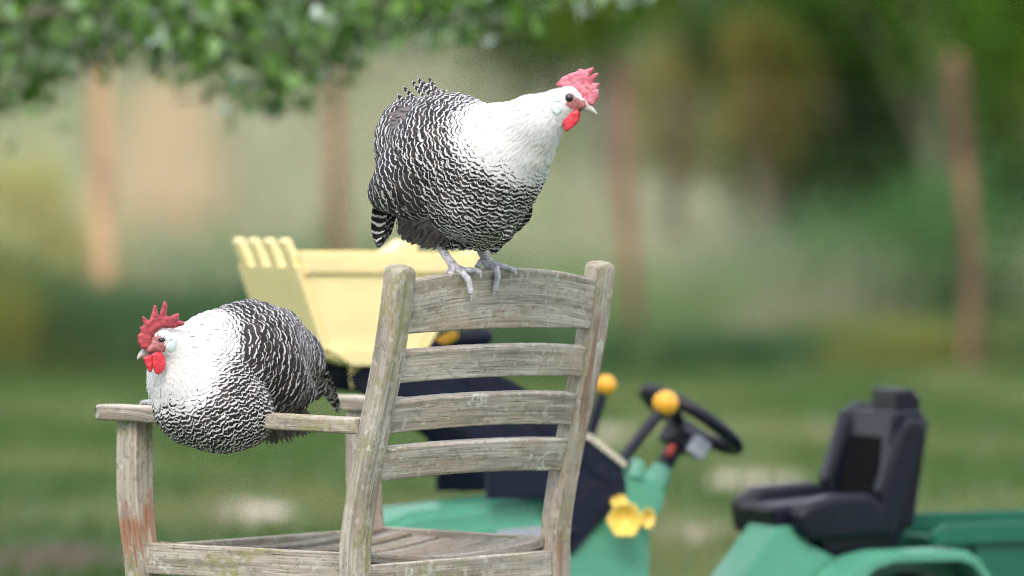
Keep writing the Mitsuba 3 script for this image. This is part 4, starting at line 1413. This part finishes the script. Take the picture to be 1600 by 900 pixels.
# fence posts; the mottling mixes dirt with painted lit and shaded zones
scene['fence_wood'] = principled(proc(lambda p, n, uv: mix((0.10, 0.062, 0.045), (0.36, 0.215, 0.13), smoothstep(0.3, 0.75, fbm(p.x * 10, p.y * 10, p.z * 2.4, octaves=3)))), 0.8, 0.2)
scene['fence_wood_pale'] = principled(proc(lambda p, n, uv: mix((0.30, 0.19, 0.12), (0.78, 0.50, 0.29), smoothstep(0.25, 0.7, fbm(p.x * 10, p.y * 10, p.z * 2.6, octaves=3)))), 0.8, 0.2)
FPOST = [(148, 96, 34.5, 0.072, 'fence_wood_pale', 'leftmost fence post, pale orange timber behind the yellow bucket'), (518, 105, 36.0, 0.066, 'fence_wood', 'brown fence post above the yellow bucket, left of the standing hen'),
         (970, 100, 35.0, 0.056, 'fence_wood', 'brown fence post right of the standing hen head'), (1495, 90, 33.5, 0.056, 'fence_wood', 'rightmost fence post, reddish timber beyond the toy tractor seat')]
for px, py, d, r, mat, lab in FPOST:
    top = P(px, py, d)
    zs = np.linspace(-0.1, 1, 14) * top[2]
    pts = np.stack([top[0] + 0.02 * np.sin(zs * 2 + px), np.full(14, top[1]), zs], 1)
    pts[:, 0] += 0.11 * (1 - zs / top[2])
    m, uv = tube(pts, r * (1 + 0.04 * np.sin(zs * 5 + px)), 14)
    k = put('fence_post', m, mat, smooth=30)
    tag(k, lab, 'fence post', 'round timber posts of the fence')
# wire netting
scene['wire'] = principled((0.30, 0.30, 0.29), 0.5, 0.5, metallic=0.6)
ws = []
for zz_ in np.arange(0.12, 1.9, 0.16):
    pts = np.array([(xx, 35.0 + 0.0 * xx, zz_) for xx in np.linspace(-7, 7, 30)])
    (v_, f_), _ = tube(pts, 0.0018, 4)
    ws.append(trimesh.Trimesh(v_, f_, process=False))
put('wire_netting', trimesh.util.concatenate(ws), 'wire')
tag('wire_netting', 'thin wire netting strung between the fence posts', 'wire netting', kind='stuff')


# leaves
def leaves(c, size, rng, droop=0.3, fold=0.25, asp=0.5, out=None):
    """Folded leaves, four triangles each, at the points c."""
    N = len(c)
    d = rng.normal(0, 1, (N, 3))
    d[:, 2] = d[:, 2] * 0.6 - droop
    d /= np.linalg.norm(d, axis=1, keepdims=True)
    u_ = np.cross(d, np.array([0, 0, 1.0]) + rng.normal(0, 0.45, (N, 3)))
    u_ /= np.linalg.norm(u_, axis=1, keepdims=True)
    n = np.cross(u_, d)
    s = np.broadcast_to(size, (N,))[:, None]
    w = u_ * s * asp * 0.5
    k = n * s * fold * 0.3
    V = np.stack([c, c + d * s * 0.45 + w + k, c + d * s, c + d * s * 0.45 - w + k, c + d * s * 0.5], 1).reshape(-1, 3)
    f = np.array([[0, 1, 4], [1, 2, 4], [2, 3, 4], [3, 0, 4]])
    g = n / np.linalg.norm(n, axis=1, keepdims=True)
    o = out + np.array([0, 0, 0.45])
    g = g * np.where((g * o).sum(1, keepdims=True) < 0, -1, 1)
    nn = 0.40 * g + 0.8 * o
    nn = nn / (np.linalg.norm(nn, axis=1, keepdims=True) + 1e-9)
    return V, np.repeat(nn, 5, axis=0), (f[None] + (np.arange(N) * 5)[:, None, None]).reshape(-1, 3)


scene['bark'] = principled(proc(lambda p, n, uv: mix((0.10, 0.085, 0.065), (0.26, 0.23, 0.19), fbm(p.x * 14, p.y * 14, p.z * 5, octaves=4))), 0.85, 0.2)
scene['pale_bark'] = principled(proc(lambda p, n, uv: mix((0.22, 0.20, 0.17), (0.42, 0.39, 0.34), fbm(p.x * 14, p.y * 14, p.z * 5, octaves=4))), 0.85, 0.2)
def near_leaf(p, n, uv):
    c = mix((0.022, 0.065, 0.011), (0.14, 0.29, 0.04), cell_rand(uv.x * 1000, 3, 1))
    return mix(c, (0.42, 0.54, 0.44), smoothstep(0.955, 0.965, cell_rand(uv.x * 1000, 7, 2)))  # a few leaves coloured pale in place of sky highlights


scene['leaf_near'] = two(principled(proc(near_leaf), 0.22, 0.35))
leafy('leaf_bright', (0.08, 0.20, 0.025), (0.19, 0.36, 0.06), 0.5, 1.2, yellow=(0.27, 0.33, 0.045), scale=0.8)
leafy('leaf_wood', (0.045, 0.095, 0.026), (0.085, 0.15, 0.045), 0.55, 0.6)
leafy('leaf_yellow', (0.48, 0.48, 0.18), (0.60, 0.57, 0.25), 0.5, 1.2)
leafy('leaf_olive', (0.22, 0.21, 0.06), (0.38, 0.33, 0.11), 0.5, 0.9)
leafy('leaf_mid', (0.07, 0.18, 0.055), (0.13, 0.28, 0.09), 0.55, 0.9)
leafy('leaf_grey', (0.16, 0.23, 0.14), (0.28, 0.36, 0.23), 0.6, 0.9)


def limbs(key, lines, mat='bark', first='trunk', rest='limb'):
    for n_, (pts, r0, r1) in enumerate(lines):
        sp = spline(pts, 16)
        sp = sp + 0.25 * r0 * (meshkit.noise(sp * 3.0)[:, None] - 0.5)
        m, uv = tube(sp, np.linspace(r0, r1, 16), 10)
        put(f'{key}__{first if n_ == 0 else rest}', m, mat, smooth=True)


# the tree whose branches hang in from the upper left; its trunk stands outside the frame
TRE = 'broadleaf_tree'
tag(TRE, 'leafy tree with low branches hanging in at the upper left', 'tree')
tx, ty = -3.1, 13.0
lines = [([(tx, ty, -0.1), (tx + 0.03, ty, 1.0), (tx + 0.12, ty - 0.1, 2.0), (tx + 0.4, ty, 3.6)], 0.14, 0.06)]
tips = []
for (ex, ey, ez, sx, sz, r0) in ((-1.07, 12.7, 1.63, -2.95, 1.5, 0.04), (-0.15, 13.1, 1.74, -2.95, 1.9, 0.04), (0.66, 12.9, 1.86, -2.85, 2.2, 0.04), (-0.66, 13.5, 1.78, -2.95, 1.75, 0.035), (0.22, 12.3, 2.07, -2.8, 2.4, 0.035), (-1.33, 12.2, 2.15, -2.8, 2.4, 0.03), (1.1, 13.3, 2.2, -2.75, 2.6, 0.035)):
    pts = [(sx, ty, sz), ((sx * 2 + ex) / 3, ty + (ey - ty) / 3, sz + 0.14 + (ez - sz) * .3), ((sx + 2 * ex) / 3, ty + (ey - ty) * .67, (sz + 2 * ez) / 3 + 0.10), (ex, ey, ez - 0.08)]
    lines.append((pts, r0, 0.006))
    tips.append(np.array(pts))
pale = [([P(130, 104, 12.4), P(165, 80, 12.3), P(240, 52, 12.2), P(330, 10, 12.4)], 0.010, 0.008)]
limbs(TRE, lines)
limbs(TRE, pale, 'pale_bark', 'limb', 'limb')
limbs(TRE, [([P(-60, 22, 12.4), P(40, 18, 12.4), P(135, 22, 12.4)], 0.013, 0.008)], 'bark', 'limb', 'limb')


def low_edge(xr):
    """Lowest leaves of the hanging branches, height by place across (x at 17 m)."""
    X_ = np.array([-2.2, -1.73, -1.60, -1.48, -1.30, -1.10, -0.98, -0.86, -0.74, -0.62, -0.50, -0.36, -0.20, 0.0, 0.25, 0.6, 1.2, 2.4])
    Z_ = np.array([1.38, 1.38, 1.40, 1.50, 1.58, 1.52, 1.44, 1.33, 1.40, 1.50, 1.54, 1.56, 1.60, 1.66, 1.70, 1.78, 1.85, 1.95])
    return np.interp(xr, X_, Z_)


cl = []
while len(cl) < 400:
    d = rng.uniform(11.7, 14.2)
    xr = rng.uniform(-2.5, 2.3)
    if xr > 0.10 and rng.uniform() < 0.5 + 1.2 * (xr - 0.1):
        continue
    zl = low_edge(xr) + abs(rng.normal(0, 0.33)) + 0.03
    if zl > 2.9:
        continue
    cl.append((xr * d / 17, d, CAM_Z + (zl - CAM_Z) * d / 17))
while len(cl) < 560:                                  # the inner, higher part of the crown
    d = rng.uniform(14.3, 16.6)
    xr = rng.uniform(-2.5, 0.35)
    zl = low_edge(xr) + 0.20 + abs(rng.normal(0, 0.30))
    if zl < 2.9:
        cl.append((xr * d / 17, d, CAM_Z + (zl - CAM_Z) * d / 17))
cl = np.array(cl)
pts = (cl[:, None] + rng.normal(0, 1, (len(cl), 13, 3)) * np.array([0.055, 0.08, 0.042])).reshape(-1, 3)
out = rng.normal(0, 0.9, pts.shape)
v, nn, f = leaves(pts, rng.uniform(0.038, 0.075, len(pts)), rng, droop=0.5, asp=0.65, out=out)
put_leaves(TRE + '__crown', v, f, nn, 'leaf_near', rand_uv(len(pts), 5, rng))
# small twigs through the clusters
tw_ = []
for c in cl[::3]:
    e = c + rng.normal(0, 1, 3) * np.array([0.14, 0.08, 0.04])
    (v_, f_), _ = tube([c - (e - c), c, e], [0.004, 0.003, 0.0015], 4)
    tw_.append(trimesh.Trimesh(v_, f_, process=False))
put(TRE + '__twigs', trimesh.util.concatenate(tw_), 'bark')
tag(TRE + '__twigs', kind='stuff')


def crown_tree(name, label, cat, x, y, h, rx, zlo, mat, n, size, seed, group=None, clumps=40, trunk=0.09, squash=0.8):
    r = np.random.default_rng(seed)
    k = name
    i_ = 1
    while k in labels:
        k = f'{name}_{i_:03d}'
        i_ += 1
    tag(k, label, cat, group)
    z0 = float(ground_z(x, y))
    lines = [([(x, y, z0 - 0.1), (x + r.normal(0, .05), y, z0 + h * 0.35), (x + r.normal(0, .12), y, z0 + h * 0.65), (x, y, z0 + h * 0.92)], trunk, trunk * 0.25)]
    cc = []
    for _ in range(clumps):
        t = r.uniform(0, 1)
        ang = r.uniform(0, 2 * np.pi)
        rad = rx * (0.35 + 0.65 * math.sqrt(r.uniform(0, 1))) * (math.sin(math.pi * (0.12 + 0.82 * t)) ** 0.6)
        cc.append((x + rad * math.cos(ang), y + rad * squash * math.sin(ang), z0 + zlo + (h - zlo) * t))
    cc = np.array(cc)
    for c in cc[:: max(1, clumps // 9)]:
        s_ = np.array([x, y, z0 + min(max(c[2] - z0 - 0.25 * h, 0.1 * h), 0.8 * h)])
        lines.append(([s_, (s_ + c) / 2 + [0, 0, 0.05 * h], c], trunk * 0.4, trunk * 0.1))
    limbs(k, lines)
    per = n // clumps
    sg_ = rx * 0.17 + 0.05
    off = r.normal(0, 1, (clumps, per, 3)) * sg_
    pts = (cc[:, None] + off).reshape(-1, 3)
    out = off / np.linalg.norm(off, axis=2, keepdims=True) * 0.6 + (cc - cc.mean(0))[:, None] / (np.linalg.norm(cc - cc.mean(0), axis=1)[:, None, None] + 1e-6) * 0.6
    out = out.reshape(-1, 3)
    ok = pts[:, 2] > z0 + 0.03
    pts, out = pts[ok], out[ok]
    v, nn, f = leaves(pts, r.uniform(0.6, 1.3, len(pts)) * size, r, out=out)
    put_leaves(k + '__crown', v, f, nn, mat, rand_uv(len(pts), 5, r))


def place(px, d):
    return float(P(px, 350, d)[0]), float(d)


# dry straw on the slope, its bright colour standing in for sun
N = 4000
y = rng.uniform(52, 66, N)
x = -3.93 * y / 57 + rng.normal(0, 0.24, N)
v, f, nn = blades(x, y, rng.uniform(0.4, 1.0, N), rng.uniform(0.02, 0.04, N), rng.uniform(0.1, 0.5, N), rng)
put_leaves('straw_patch', v, f, nn, 'straw_blade', rand_uv(N, 5, rng))
tag('straw_patch', 'bright patch of straw coloured grass between the two left fence posts', 'grass', kind='stuff')

# shrubs and weeds along and behind the fence
for px, d, h, w, mat, nm, lab, grp in (
        (1400, 37.5, 1.05, 1.0, 'leaf_mid', 'shrub', 'bushy green shrub left of the rightmost fence post', None),
        (1590, 36.5, 1.35, 0.9, 'leaf_mid', 'shrub', 'green shrub at the right edge beyond the rightmost fence post', None),
        (1240, 38.5, 0.85, 0.9, 'leaf_grey', 'shrub', 'low grey green shrub in front of the dark trees', None),
        (455, 37.5, 0.60, 1.0, 'leaf_mid', 'shrub', 'low dark green shrub behind the yellow bucket', None),
        (300, 38.5, 0.50, 0.8, 'leaf_grey', 'shrub', 'low grey green shrub between the two left fence posts', None),
        (40, 37.0, 1.30, 0.62, 'leaf_yellow', 'shrub', 'yellow green shrub at the left edge beside the leftmost fence post', None),
        (700, 39.5, 0.55, 1.0, 'leaf_grey', 'shrub', 'low grey green shrub hidden behind the chair and standing hen', None)):
    x_, y_ = place(px, d)
    crown_tree(nm, lab, 'shrub', x_, y_, h, w, 0.05, mat, 3600, 0.085, 100 + px, grp, clumps=46, trunk=0.02)
# trees beyond
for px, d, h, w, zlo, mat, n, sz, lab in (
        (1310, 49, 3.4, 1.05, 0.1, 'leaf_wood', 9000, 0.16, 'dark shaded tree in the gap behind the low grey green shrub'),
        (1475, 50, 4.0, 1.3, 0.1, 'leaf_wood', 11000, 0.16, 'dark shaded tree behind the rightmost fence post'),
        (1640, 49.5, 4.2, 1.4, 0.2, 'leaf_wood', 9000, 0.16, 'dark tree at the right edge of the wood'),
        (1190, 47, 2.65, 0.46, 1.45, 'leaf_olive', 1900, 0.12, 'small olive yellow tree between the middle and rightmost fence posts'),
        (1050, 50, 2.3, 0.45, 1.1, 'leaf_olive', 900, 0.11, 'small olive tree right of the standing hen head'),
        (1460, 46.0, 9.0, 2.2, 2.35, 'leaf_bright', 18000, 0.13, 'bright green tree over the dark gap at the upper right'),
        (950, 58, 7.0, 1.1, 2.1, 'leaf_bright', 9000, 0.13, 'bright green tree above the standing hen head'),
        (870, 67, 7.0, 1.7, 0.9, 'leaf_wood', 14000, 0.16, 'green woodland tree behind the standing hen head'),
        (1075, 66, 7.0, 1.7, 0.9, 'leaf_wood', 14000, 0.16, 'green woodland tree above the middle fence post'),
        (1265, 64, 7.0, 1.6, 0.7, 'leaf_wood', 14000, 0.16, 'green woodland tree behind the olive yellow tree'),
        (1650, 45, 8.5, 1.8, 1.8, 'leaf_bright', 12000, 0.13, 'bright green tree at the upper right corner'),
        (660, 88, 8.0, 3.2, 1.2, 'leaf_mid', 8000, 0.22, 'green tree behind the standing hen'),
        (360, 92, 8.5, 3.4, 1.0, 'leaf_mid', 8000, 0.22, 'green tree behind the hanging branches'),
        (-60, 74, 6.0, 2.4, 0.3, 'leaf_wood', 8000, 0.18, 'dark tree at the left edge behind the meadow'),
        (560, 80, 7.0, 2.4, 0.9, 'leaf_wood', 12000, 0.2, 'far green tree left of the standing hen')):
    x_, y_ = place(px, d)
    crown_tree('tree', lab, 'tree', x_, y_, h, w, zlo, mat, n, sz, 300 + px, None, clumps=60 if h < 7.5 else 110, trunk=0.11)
# a wood closes the view far behind
tr_, fo_ = [], []
r = np.random.default_rng(5)
cc = np.stack([r.uniform(-22, 22, 900), r.uniform(96, 112, 900), r.uniform(4.2, 13, 900)], 1)
off = r.normal(0, 0.6, (900, 55, 3))
pts = (cc[:, None] + off).reshape(-1, 3)
v, nn, f = leaves(pts, r.uniform(0.3, 0.55, len(pts)), r, out=(off / np.linalg.norm(off, axis=2, keepdims=True)).reshape(-1, 3))
put_leaves('distant_wood', v, f, nn, 'leaf_mid', rand_uv(len(pts), 5, r))
tag('distant_wood', 'far-off green wood behind the meadow', 'wood', kind='stuff')
